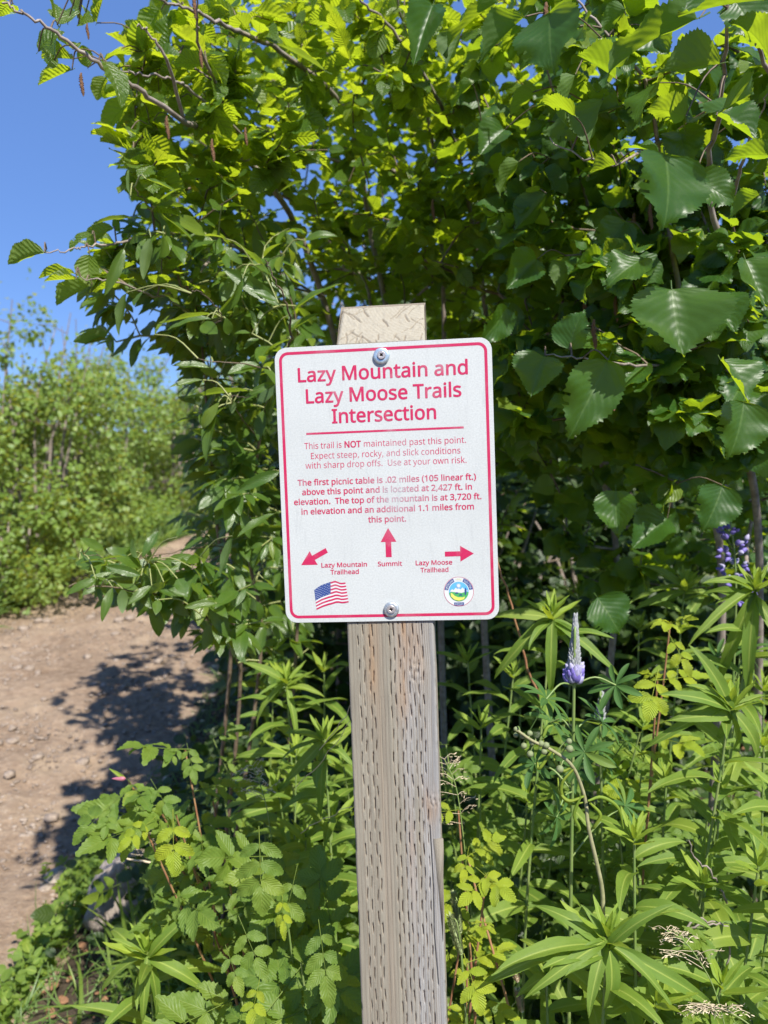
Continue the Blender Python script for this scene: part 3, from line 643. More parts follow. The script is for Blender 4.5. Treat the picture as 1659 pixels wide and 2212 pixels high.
# rotated empty so that its parts sit in its own plane
sign.rotation_euler = Matrix(MS[:3, :3].tolist()).to_euler()
bpy.context.view_layer.update()
MSm = Matrix(MS.tolist())
def spart(name, me, parent=None, label=None, kind=None):
    o = bpy.data.objects.new(name, me); COL.objects.link(o); o.parent = parent or sign
    if label: o['label'] = label
    if kind: o['kind'] = kind
    return o
panel = spart('panel', poly_mesh('panel', [rrect(SW, SH, .0125)], -.0008, M_SHEET, .0006, 0, .0002))
z0 = .00012
spart('border', poly_mesh('border', [rrect(SW - .0090, SH - .0090, .0095), rrect(SW - .0152, SH - .0152, .0066)], z0, M_REDB), panel)
mm = .001
TX = [("Lazy Mountain and", -90.3, 89.4, 110.2, 15.0, .55), ("Lazy Moose Trails", -82.6, 82.1, 87.5, 15.0, .55), ("Intersection", -55.6, 55.1, 65.4, 15.0, .55),
      ("Expect steep, rocky, and slick conditions", -79.6, 79.0, 28.6, 6.5, .03), ("with sharp drop offs.  Use at your own risk.", -86.0, 85.0, 18.5, 6.5, .03),
      ("The first picnic table is .02 miles (105 linear ft.)", -95.4, 94.4, .6, 6.4, .24), ("above this point and is located at 2,427 ft. in", -91.0, 89.9, -9.6, 6.4, .24),
      ("elevation.  The top of the mountain is at 3,720 ft.", -100.2, 99.5, -20.0, 6.4, .24), ("in elevation and an additional 1.1 miles from", -92.5, 91.4, -30.5, 6.4, .24),
      ("this point.", -20.9, 19.6, -41.1, 6.4, .24), ("Lazy Mountain", -73.3, -23.8, -88.0, 5.0, .20), ("Trailhead", -63.8, -32.9, -95.7, 5.0, .20),
      ("Summit", -12.3, 13.7, -88.1, 5.0, .20), ("Lazy Moose", 28.1, 66.8, -88.0, 5.0, .20), ("Trailhead", 32.9, 62.6, -95.8, 5.0, .20)]
for s, x0, x1, y, cap, off in TX:
    spart('lettering', (bold_mesh('lettering', text_polys(s, x0 * mm + off * mm, x1 * mm - off * mm, (y + off * .6) * mm, (cap - off) * mm), z0, M_RED, off * mm * .8) if off > .1 else poly_mesh('lettering', text_polys(s, x0 * mm, x1 * mm, y * mm, cap * mm), z0, M_RED)), panel, 'crimson line reading ' + s)
# line with one bold word
spart('lettering', poly_mesh('lettering', text_polys("This trail is", -86.3 * mm, -46.2 * mm, 39.4 * mm, 6.5 * mm), z0, M_RED), panel)
spart('lettering', bold_mesh('lettering', text_polys("NOT", -42.8 * mm, -25.6 * mm, 39.4 * mm, 6.5 * mm), z0, M_RED, .26 * mm), panel)
spart('lettering', poly_mesh('lettering', text_polys("maintained past this point.", -22.4 * mm, 85.1 * mm, 39.4 * mm, 6.5 * mm), z0, M_RED), panel)
spart('rule_line', poly_mesh('rule_line', [[(-.0837, .0544), (.0833, .0544), (.0833, .0566), (-.0837, .0566)]], z0, M_RED), panel)
spart('arrow', poly_mesh('arrow', [[(x * mm, y * mm) for x, y in ((.1, -47.3), (-8.4, -62.3), (-3.3, -62.3), (-3.3, -78.6), (2.9, -78.6), (2.9, -62.3), (8.5, -62.3))]], z0, M_RED), panel, 'crimson arrow pointing straight up')
spart('arrow', poly_mesh('arrow', [[(x * mm, y * mm) for x, y in ((89.7, -76.9), (75.5, -68.5), (75.5, -74.2), (59.3, -74.2), (59.3, -79.5), (75.5, -79.5), (75.5, -85.2))]], z0, M_RED), panel, 'crimson arrow pointing right')
spart('arrow', poly_mesh('arrow', [[(x * mm, y * mm) for x, y in ((-95.3, -84.8), (-85.3, -69.9), (-82.9, -74.9), (-67.8, -67.0), (-65.6, -72.0), (-80.2, -79.6), (-77.1, -84.8))]], z0, M_RED), panel, 'crimson arrow pointing down left')
# flag
topx = [(0, -82, -112), (.22, -75, -107.2), (.45, -64, -103.6), (.62, -59.2, -102.8), (.80, -53.6, -104.7), (1, -47.9, -104.2)]
botx = [(0, -80.4, -133.6), (.22, -73.4, -130.6), (.45, -64.8, -128.0), (.62, -58.0, -126.6), (.80, -52.5, -127.0), (1, -45.1, -125.9)]
def flag(s, t):
    a = [np.interp(s, [q[0] for q in topx], [q[k] for q in topx]) for k in (1, 2)]; b = [np.interp(s, [q[0] for q in botx], [q[k] for q in botx]) for k in (1, 2)]
    wv = .35 * math.sin(s * 12) * (s > .45)
    return ((a[0] * (1 - t) + b[0] * t) * mm, (a[1] * (1 - t) + b[1] * t + wv) * mm)
fl = spart('flag', poly_mesh('flag', [[flag(s, 0) for s in np.linspace(0, 1, 20)] + [flag(s, 1) for s in np.linspace(1, 0, 20)]], z0, M_WHTP), panel, 'waving United States flag print')
for i in range(0, 13, 2):
    s0 = .45 if i < 7 else 0
    spart('stripe', poly_mesh('stripe', [[flag(s, i / 13) for s in np.linspace(s0, 1, 16)] + [flag(s, (i + 1) / 13) for s in np.linspace(1, s0, 16)]], z0 * 2, M_RED), fl)
spart('canton', poly_mesh('canton', [[flag(s, 0) for s in np.linspace(0, .45, 8)] + [flag(s, 7 / 13) for s in np.linspace(.45, 0, 8)]], z0 * 2, M_NAVY), fl)
st = []
for r_ in range(9):
    for c_ in range(6 if r_ % 2 == 0 else 5):
        x, y = flag(.45 * ((c_ + (.5 if r_ % 2 == 0 else 1)) / 6), 7 / 13 * (r_ + .75) / 9.5); st.append([(x + .00048 * math.cos(a + 1.57) * k, y + .00048 * math.sin(a + 1.57) * k) for a, k in zip(np.arange(10) * .62832, [1, .45] * 5)])
spart('stars', poly_mesh('stars', st, z0 * 3, M_WHTP), fl)
# round seal
ex, ey = 72.7 * mm, -116.9 * mm
seal = spart('round_emblem', poly_mesh('round_emblem', [circle(ex, ey, .0157)], z0, M_WHTP), panel, 'round borough seal with mountains, sun and navy ribbons')
spart('ring', poly_mesh('ring', [circle(ex, ey, .0157, 48), circle(ex, ey, .0153, 48)], z0 * 2, M_RED), seal)
def arc(r0, r1, a0, a1, n=14): return [(ex + r1 * math.cos(math.radians(a)), ey + r1 * math.sin(math.radians(a))) for a in np.linspace(a0, a1, n)] + [(ex + r0 * math.cos(math.radians(a)), ey + r0 * math.sin(math.radians(a))) for a in np.linspace(a1, a0, n)]
R_ = .0104
spart('sky_print', poly_mesh('sky_print', [[(ex + R_ * math.cos(a), ey + R_ * math.sin(a)) for a in np.linspace(-.15, math.pi + .15, 28)]], z0 * 2, M_SKYP), seal)
spart('hills_print', poly_mesh('hills_print', [[(ex + R_ * math.cos(a), ey + R_ * math.sin(a)) for a in np.linspace(math.pi + .1, 2 * math.pi - .1, 28)] + [(ex + .006, ey + .0004), (ex + .002, ey - .001), (ex - .003, ey + .0006)]], z0 * 3, M_GRNP), seal)
spart('mountain_print', poly_mesh('mountain_print', [[(ex + x * mm, ey + y * mm) for x, y in ((-9.5, .2), (-7, 2.6), (-5.5, 1.6), (-3, 4.2), (-1.5, 2.8), (0, 3.4), (2.2, 2.2), (4, 4.4), (6, 2.2), (7.5, 3.0), (9.4, .3), (3, -1.6), (-2, -1.0))]], z0 * 4, M_WHTP), seal)
spart('sun_print', poly_mesh('sun_print', [[(ex + r * math.cos(a), ey + .0062 + r * math.sin(a)) for a, r in zip(np.arange(20) * .31416, [.0030, .0014] * 10)]], z0 * 5, M_WHTP), seal)
spart('field_print', poly_mesh('field_print', [[(ex + x * mm, ey + y * mm) for x, y in ((-8.5, -1), (-6.5, -2.2), (-4.5, -4.4), (-1, -6), (3.5, -6.2), (6.4, -5.4), (5.2, -8.4), (0, -9.8), (-5, -8.4), (-8.4, -5))]], z0 * 5, M_YELP), seal)
spart('animals_print', poly_mesh('animals_print', [[(ex + x * mm, ey + y * mm) for x, y in P] for P in ([(-3.6, -1.2), (-2.4, -.6), (-.6, -1.0), (-.8, -2.2), (-1.4, -1.9), (-2.8, -2.0), (-3.4, -2.4)], [(.2, -3.4), (1.6, -2.7), (3.4, -3.0), (3.6, -4.4), (2.8, -3.9), (1.2, -4.0), (.6, -4.6)], [(6.4, -3.4), (7.6, -3.4), (8.3, 1.6), (7.2, 4.4), (6.1, 1.4)])], z0 * 6, M_NAVY), seal)
rib = [arc(.0112, .0150, 112, 172), arc(.0112, .0150, 8, 68), [(ex + x * mm, ey + y * mm) for x, y in ((-5.3, -11.6), (5.3, -11.6), (5.0, -14.9), (-5.0, -14.9))]]
ribo = spart('ribbon', poly_mesh('ribbon', rib, z0 * 2, M_NAVY), seal)
def arc_text(s, a0, a1, r, h):
    out = []
    for k, ch in enumerate(s):
        a = math.radians(a0 + (a1 - a0) * (k + .5) / len(s)); W_, ps = GL[ch]
        for p in ps:
            P = []
            for i in range(0, len(p), 2):
                x = (p[i] - W_ / 2) / 573 * h * .85; y = p[i + 1] / 573 * h
                P.append((ex + (r + y) * math.cos(a) + x * math.sin(a), ey + (r + y) * math.sin(a) - x * math.cos(a)))
            out.append(P)
    return out
spart('ribbon_lettering', poly_mesh('ribbon_lettering', arc_text('MATANUSKA', 168, 115, .0120, .0022) + arc_text('SUSITNA', 64, 12, .0120, .0022) + text_polys('BOROUGH', ex - .0042, ex + .0042, ey - .0142, .0019), z0 * 3, M_WHTP), ribo)
spart('date_lettering', poly_mesh('date_lettering', arc_text('1964', 105, 75, .0121, .0020), z0 * 3, M_YELP), seal)

def lathe(profile, n=36):
    pr = np.asarray(profile, float); th = np.arange(n) * 2 * math.pi / n
    V = np.stack([pr[:, 0][:, None] * np.cos(th), pr[:, 0][:, None] * np.sin(th), np.repeat(pr[:, 1][:, None], n, 1)], -1).reshape(-1, 3)
    m = len(pr); i = np.arange(m - 1)[:, None] * n; j = np.arange(n)[None]; j2 = (j + 1) % n
    F = np.stack([i + j, i + j2, i + n + j2, i + n + j], -1).reshape(-1, 4); return V, F, V[:, :2] * 10
def screw(x, y, r, mat, rot, off):
    wr = spart('washer', mesh_from('washer', *lathe([(r * .45, .0001), (r * .45, .0026), (r * .55, .0029), (r * .90, .0028), (r, .0022), (r * 1.02, .0008), (r * 1.04, .0001)]), True, mat))
    wr.location = (x, y, .0002)
    cross = []
    for k in range(4):
        a = rot + k * math.pi / 2
        for da, rr in ((-.50, .0019), (-.22, .0023), (.22, .0023), (.50, .0019), (.785, .00145)):
            cross.append((rr * math.cos(a + da), rr * math.sin(a + da)))
    hd = spart('screw_head', poly_mesh('screw_head', [circle(0, 0, .0040, 28), cross], .0030, M_SCREW, .0012, 0, .0003), wr)
    hd.location = (off[0], off[1], 0)
    b = spart('socket', poly_mesh('socket', [circle(0, 0, .0030, 16)], .0020, M_SOCKET), hd)
    # skirt of the countersunk hole
    s_ = spart('socket_rim', mesh_from('socket_rim', *lathe([(r * .47, .0006), (.0038, .0006)]), True, M_SOCKET), wr)
screw(-.0002, .1335, .0084, M_ZINC, .78, (.0002, .0006))
screw(.0006, -.1346, .0080, M_GALV, .25, (0, .0006))

# ---- post: weathered 2x4 with treatment incisions, real relief on the front face
PW, PD = .0937, .042
a = math.radians(-.12); ca, sa = math.cos(a), math.sin(a)
RP = MS[:3, :3] @ np.array([[ca, -sa, 0], [sa, ca, 0], [0, 0, 1]])
MP = np.eye(4); MP[:3, :3] = RP; MP[:3, 3] = MS[:3, 3] + MS[:3, :3] @ np.array([-.0012, 0, -.0022])
nx, ny = 157, 760
xs = np.linspace(-PW / 2, PW / 2, nx); ytop = .1485; ybot = -1.50
ysv = ytop - (ytop - ybot) * np.linspace(0, 1, ny) ** 1.15
X, Y = np.meshgrid(xs, ysv)
xm = (X + PW / 2) * 1000; ym = (ytop - Y) * 1000            # mm from the left edge / from the top
# grain: late-wood ridges between growth rings, wandering slowly
wob = 1.6 * (vnoise(ym / 160, ym * 0, 31) - .5) + .5 * (vnoise(ym / 40, xm / 20, 32) - .5)
kn = [(74, 352, 9), (88, 492, 6), (88.5, 800, 6)]
for kx, ky, kr in kn:
    dx, dy = xm - kx, (ym - ky) / 2.2; d2 = dx * dx + dy * dy
    wob = wob + np.sign(dx) * -1.0 * kr * .55 * np.exp(-d2 / (kr * kr * 1.8))
gx = xm + wob
Z = np.zeros_like(X)
lines = [5.2, 9.4, 14.0, 18.6, 24.0, 31.8, 37.5, 41.2, 45.8, 50.4, 55.1, 59.6, 64.2, 68.0, 71.5, 74.4, 77.6, 80.4, 83.0, 85.4, 87.6]
for li, l in enumerate(lines):
    Z -= .00028 * np.exp(-((gx - l) / .42) ** 2) * (.5 + vnoise(ym / 60, np.full_like(ym, li), 33))
Z += .00025 * (vnoise(gx / 1.1, ym / 90, 34) - .5) * np.clip((xm - 38) / 20, .2, 1)
Z += .0006 * (vnoise(gx / 9, ym / 250, 35) - .5)
E_ = [15.8, 25.7, 47.4, 56.8, 67.2, 76.4]; O_ = [10.9, 21.9, 43.3, 52.9, 62.4, 71.8]
rs = np.random.default_rng(5); slit = np.zeros_like(X)
for row in range(0, 106):
    yc = 6 + row * 12.75
    for c_ in (E_ if row % 2 else O_):
        cx_ = c_ * PW / .0889 + rs.uniform(-.5, .5); y0 = yc + rs.uniform(-1, 1); ln = rs.uniform(10.5, 13.5)
        lo, hi = np.searchsorted(ym[:, 0], [y0 - 3, y0 + ln + 4]); i0, i1 = np.searchsorted(xm[0], [cx_ - 3.5, cx_ + 3.5])
        sub = (slice(lo, hi), slice(i0, i1)); u_ = (ym[sub] - y0) / ln; dx = xm[sub] - cx_ - .35 * np.sin(u_ * 3 + row)
        env = np.clip(u_ * 9, 0, 1) * np.clip((1.12 - u_) * 5, 0, 1); wd = .36 * (1 + 1.4 * np.clip(1 - u_ * 6, 0, 1)) * rs.uniform(.75, 1.15)
        g = np.exp(-(dx / wd) ** 2) * env * rs.uniform(.7, 1.1)
        slit[sub] = np.maximum(slit[sub], g)
Z -= slit * .005
for kx, ky, kr in kn:                                           # knots: raised, with ring cracks
    dx, dy = xm - kx, (ym - ky) / 1.3; d = np.sqrt(dx * dx + dy * dy)
    Z += .0011 * np.exp(-(d / kr) ** 2); Z -= .0016 * np.exp(-((d - kr * .8) / .7) ** 2) * (vnoise(np.arctan2(dy, dx) * 3, d * 0, 36) > .4)
    Z -= .0022 * np.exp(-(d / 1.6) ** 2)
def crack(pts, wdt, dep):
    global Z
    px_ = np.interp(ym, [p[1] for p in pts], [p[0] for p in pts]); on = (ym > pts[0][1]) & (ym < pts[-1][1])
    Z -= dep * np.exp(-((xm - px_) / wdt) ** 2) * on
crack([(72.5, 1030), (74, 1120), (73, 1200), (76, 1330)], .7, .004); crack([(82, 520), (84, 590), (83, 640), (86, 700)], .6, .003)
crack([(86, 930), (90, 985)], .7, .003); crack([(33.5, 380), (33, 800), (35, 1500)], .4, .0010)
ed = np.minimum(xm, PW * 1000 - xm)                              # rounded, worn arrises
Z -= .0016 * np.clip(1 - ed / 2.2, 0, 1) ** 2 + .0022 * np.clip(1 - ed / 1.6, 0, 1) * (vnoise(ym / 14, X * 0 + (X > 0), 37) > .72)
V = np.stack([X, Y, Z], -1).reshape(-1, 3)
i = np.arange(ny - 1)[:, None] * nx; j = np.arange(nx - 1)[None]
F = np.stack([i + nx + j, i + nx + j + 1, i + j + 1, i + j], -1).reshape(-1, 4)
# colour of the weathered wood (stains, bluish weathering, warm early wood)
def mixc(a, b, t): return a * (1 - t[..., None]) + np.array(b) * t[..., None]
C_ = np.zeros(X.shape + (3,)) + np.array([.245, .222, .172])
C_ = mixc(C_, [.285, .262, .205], vnoise(gx / 7, ym / 120, 41))
C_ = mixc(C_, [.27, .225, .17], np.clip(1 - np.abs(gx - 34) / 7, 0, 1) ** .7 * (.35 + .65 * vnoise(ym / 200, gx / 12, 42)) * .9)
C_ = mixc(C_, [.36, .36, .355], np.clip((gx - 46) / 20, 0, 1) * np.clip(vnoise(gx / 10, ym / 180, 43) * 1.6 - .1, 0, 1) * .85)
C_ = mixc(C_, [.22, .225, .235], np.clip((gx - 60) / 10, 0, 1) * np.clip((vnoise(gx / 5, ym / 120, 44) - .45) * 3, 0, 1) * .6)
for (sx_, sy_, rx_, ry_, am) in ((26, 335, 6, 60, .7), (62, 300, 7, 50, .8), (58, 370, 7, 40, .6), (72, 330, 10, 40, .5), (23, 1030, 9, 90, .6), (72, 1085, 10, 36, 1.0), (82, 1080, 5, 30, .9), (70, 1200, 12, 50, .5), (62, 560, 3, 60, .5), (84, 500, 7, 20, .6), (30, 950, 7, 60, .4)):
    C_ = mixc(C_, [.36, .21, .10], am * np.clip(np.exp(-((gx - sx_) / rx_) ** 2 - ((ym - sy_) / ry_) ** 2) * (.3 + .8 * vnoise(gx / 2.5, ym / 30, 45)), 0, 1))
ringl = np.zeros_like(X)
for li, l in enumerate(lines): ringl = np.maximum(ringl, np.exp(-((gx - l) / .45) ** 2) * (.35 + .65 * vnoise(ym / 50, np.full_like(ym, li), 46)))
C_ = mixc(C_, [.15, .11, .075], ringl * .85)
C_ = mixc(C_, [.30, .10, .06], slit * .5)  # incisions mixed towards a darker red-brown
C_ *= (.86 + .28 * vnoise(gx / 1.2, ym / 35, 47))[..., None]
col = C_.reshape(-1, 3)

def wood_mat(name, endgrain=False):
    q = NT(name); at = q.n('ShaderNodeAttribute'); at.attribute_name = 'tone'; tc = q.n('ShaderNodeTexCoord'); v = tc.outputs['Object']
    n1 = q.noise(300, 4, .7, q.mapping(v, (1, .12, 1))); n2 = q.noise(1300, 3, .7, v)
    col = q.mix(q.math('MULTIPLY', n1, .5), at.outputs['Color'], q.mix(1.0, at.outputs['Color'], (.62, .60, .57, 1), 'MULTIPLY'))
    col = q.mix(q.math('MULTIPLY', q.math('SUBTRACT', n2, .42, clamp=True), 1.2), col, (.36, .33, .275, 1))
    h = q.math('ADD', n1, q.math('MULTIPLY', n2, .6))
    p = q.n('ShaderNodeBsdfPrincipled'); q.l(col, p.inputs['Base Color']); p.inputs['Roughness'].default_value = .85; p.inputs['Specular IOR Level'].default_value = .25
    q.l(q.bump(h, .8, .0009), p.inputs['Normal']); q.l(p.outputs[0], q.out.inputs[0]); return q.m
M_WOOD = wood_mat('weathered_grey_wood')
foot = MP[:3, 3] + RP @ np.array([0, ybot, -PD / 2])
post = empty('wooden_post', (foot[0], foot[1], ground_z(foot[0], foot[1])), 'weathered grey incised wooden post standing among the plants and carrying the white sign', 'post')
# body: front relief, sides, back
ny2 = 300; yb = np.linspace(ytop, ybot, ny2)
zf = np.array([np.interp(yb[::-1], ysv[::-1], Z[::-1, k])[::-1] for k in (0, nx - 1)])
parts = [(V, F, V[:, :2])]
rise = .047
for sgn, zz in ((-1, zf[0]), (1, zf[1])):
    n_z = 7; zz2 = np.linspace(0, 1, n_z)[None] * np.ones((ny2, 1)); Zc = zz[:, None] * (1 - zz2) - PD * zz2
    yy2 = yb[:, None] + rise * zz2 * np.clip(1 - (ytop - yb[:, None]) / .05, 0, 1)
    xx2 = sgn * (PW / 2) * np.ones_like(Zc) + sgn * .0005 * (vnoise(Zc * 900, yy2 * 12, 48) - .5) * (zz2 > 0)
    Vv = np.stack([xx2, yy2, Zc], -1).reshape(-1, 3); i = np.arange(ny2 - 1)[:, None] * n_z; j = np.arange(n_z - 1)[None]
    Ff = np.stack([i + j, i + j + 1, i + n_z + j + 1, i + n_z + j], -1).reshape(-1, 4)
    parts.append((Vv, Ff if sgn < 0 else Ff[:, ::-1], Vv[:, :2]))
bk = np.array([(-PW / 2, ytop + rise, -PD), (PW / 2, ytop + rise, -PD), (PW / 2, ybot, -PD), (-PW / 2, ybot, -PD)])
parts.append((bk, np.array([[0, 1, 2, 3]]), bk[:, :2]))
Va, Fa, Ua = cat_arrays(parts)
ca_ = np.vstack([col] + [np.tile([[.36, .31, .24]], (len(Va) - len(V), 1))])
link('body', mesh_from('body', Va, Fa, Ua, True, M_WOOD, ca_), post, MP)
# sloping end-grain top
nu, nv = 110, 60
uu, vv = np.meshgrid(np.linspace(0, 1, nu), np.linspace(0, 1, nv))
tx = (uu - .5) * PW * (1 - .03 * vv); tyb = ytop + rise * vv; tz = -PD * vv
edge = np.minimum(np.minimum(uu, 1 - uu) * PW, np.minimum(vv, 1 - vv) * .062)
tyb = tyb - .0035 * np.clip(1 - edge / .004, 0, 1) ** 2
rr = np.sqrt((uu * .09 - .045) ** 2 + (vv * .062 + .02) ** 2); diag = (uu * .09 * .75 - vv * .062)
crk = np.zeros_like(uu)
rc = np.random.default_rng(12)
for k in range(30):
    cu_, cv_, an, ln = rc.uniform(0, 1), rc.uniform(0, .9), (rc.uniform(.6, 1.0) if rc.random() < .5 else rc.uniform(1.9, 2.5)), rc.uniform(.010, .034)
    if k > 18: cu_, cv_, an, ln = rc.uniform(.08, .97), rc.uniform(0, .18), rc.uniform(1.2, 1.8), rc.uniform(.006, .014)
    dx, dy = (uu - cu_) * PW, (vv - cv_) * .062; al = dx * math.cos(an) + dy * math.sin(an); pr = -dx * math.sin(an) + dy * math.cos(an) + .0007 * np.sin(al * 260 + k)
    crk = np.maximum(crk, np.exp(-(pr / (.00028 + .0004 * rc.random())) ** 2) * (np.abs(al) < ln / 2))
nrmv = nrm(np.array([0, PD, rise])); dsp = -crk * .0022 + .0007 * (vnoise(uu * 26, vv * 18, 51) - .5) + .0004 * (vnoise(uu * 70, vv * 50, 52) - .5)
Vt = np.stack([tx, tyb + dsp * nrmv[1], tz + dsp * nrmv[2]], -1).reshape(-1, 3)
i = np.arange(nv - 1)[:, None] * nu; j = np.arange(nu - 1)[None]
Ft = np.stack([i + j, i + j + 1, i + nu + j + 1, i + nu + j], -1).reshape(-1, 4)
ring = .5 + .5 * np.sin(np.sqrt((uu * .094 - .100) ** 2 + (vv * .062 - .075) ** 2) * 1700)
Ct = np.zeros(uu.shape + (3,)) + np.array([.37, .34, .27]); Ct = mixc(Ct, [.27, .24, .18], ring ** 6 * .6); Ct = mixc(Ct, [.33, .29, .22], (vnoise(uu * 40, vv * 28, 53) > .66) * .45); Ct = mixc(Ct, [.16, .12, .09], crk * .7)
link('end_grain_top', mesh_from('end_grain_top', Vt, Ft, Vt[:, :2], True, M_WOOD, Ct.reshape(-1, 3)), post, MP, label='sloping sunlit end grain top of the post with fine cracks')
# lifted splinter on the right edge
sy = ytop - .535
Vs_, Fs_, Us_ = [], [], []
P = [(PW/2 - .008, sy, .0006), (PW/2 + .0028, sy + .001, .0020), (PW/2 + .0030, sy - .012, .0020), (PW/2 + .0012, sy - .05, .0010), (PW/2 - .001, sy - .115, .0002), (PW/2 - .004, sy - .06, .0004)]
P = np.array(P); Q = P - [0.0005, 0, .0022]
Vp = np.vstack([P, Q]); tri = [(0, 5, 1), (1, 5, 2), (2, 5, 3), (3, 5, 4)]
Fp = np.array(tri + [(a + 6, c + 6, b + 6) for a, b, c in tri] + [t for k in range(6) for t in ((k, (k + 1) % 6, k + 6), ((k + 1) % 6, (k + 1) % 6 + 6, k + 6))])
link('splinter', mesh_from('splinter', Vp, Fp, Vp[:, :2], False, M_WOOD, np.tile([[.22, .195, .15]], (12, 1))), post, MP, label='lifted splinter on the right edge of the post')

# ------------------------------------------------------------------ shrubs
def pick_visible(P, s, lim=300):
    """indices of the leaves that show largest"""
    px, py, d = proj(P)
    ins = (px > -40) & (px < 1700) & (py > -40) & (py < 2250) & (d > .1)
    cell = (px // 26).astype(int) * 1000 + (py // 26).astype(int)
    order = np.argsort(d); rank = np.zeros(len(P)); seen = {}
    for k in order:
        c = cell[k]; rank[k] = seen.get(c, 0); seen[c] = rank[k] + 1
    score = np.where(ins, s / d * .72 ** rank, 0)
    idx = np.argsort(-score)[:lim]
    return idx[score[idx] > 0]

def put_leaves(root, kind, M, cap=300, name='leaf', mass='foliage'):
    P = M[:, :3, 3]; s = np.linalg.norm(M[:, :3, 1], axis=1)
    big = pick_visible(P, s, cap)
    for k in big: link(name, kind.meshes[k % kind.n], root, M[k])
    rest = np.setdiff1d(np.arange(len(M)), big)
    if len(rest) and kind.light:
        link(mass, merge(mass, kind.light, rng.integers(0, len(kind.light), len(rest)), M[rest], kind.mat), root, kind='stuff')

def blob(b):
    """(px, py, depth, spread px, spread py, spread depth, count) -> points inside a real volume"""
    px, py, d, rx, ry, rd, n = b; out = []
    while len(out) < n:
        v = rng.uniform(-1, 1, 3)
        if v @ v > 1: continue
        out.append(U(px + v[0] * rx, py + v[1] * ry, max(.62, d + v[2] * rd)))
    return out

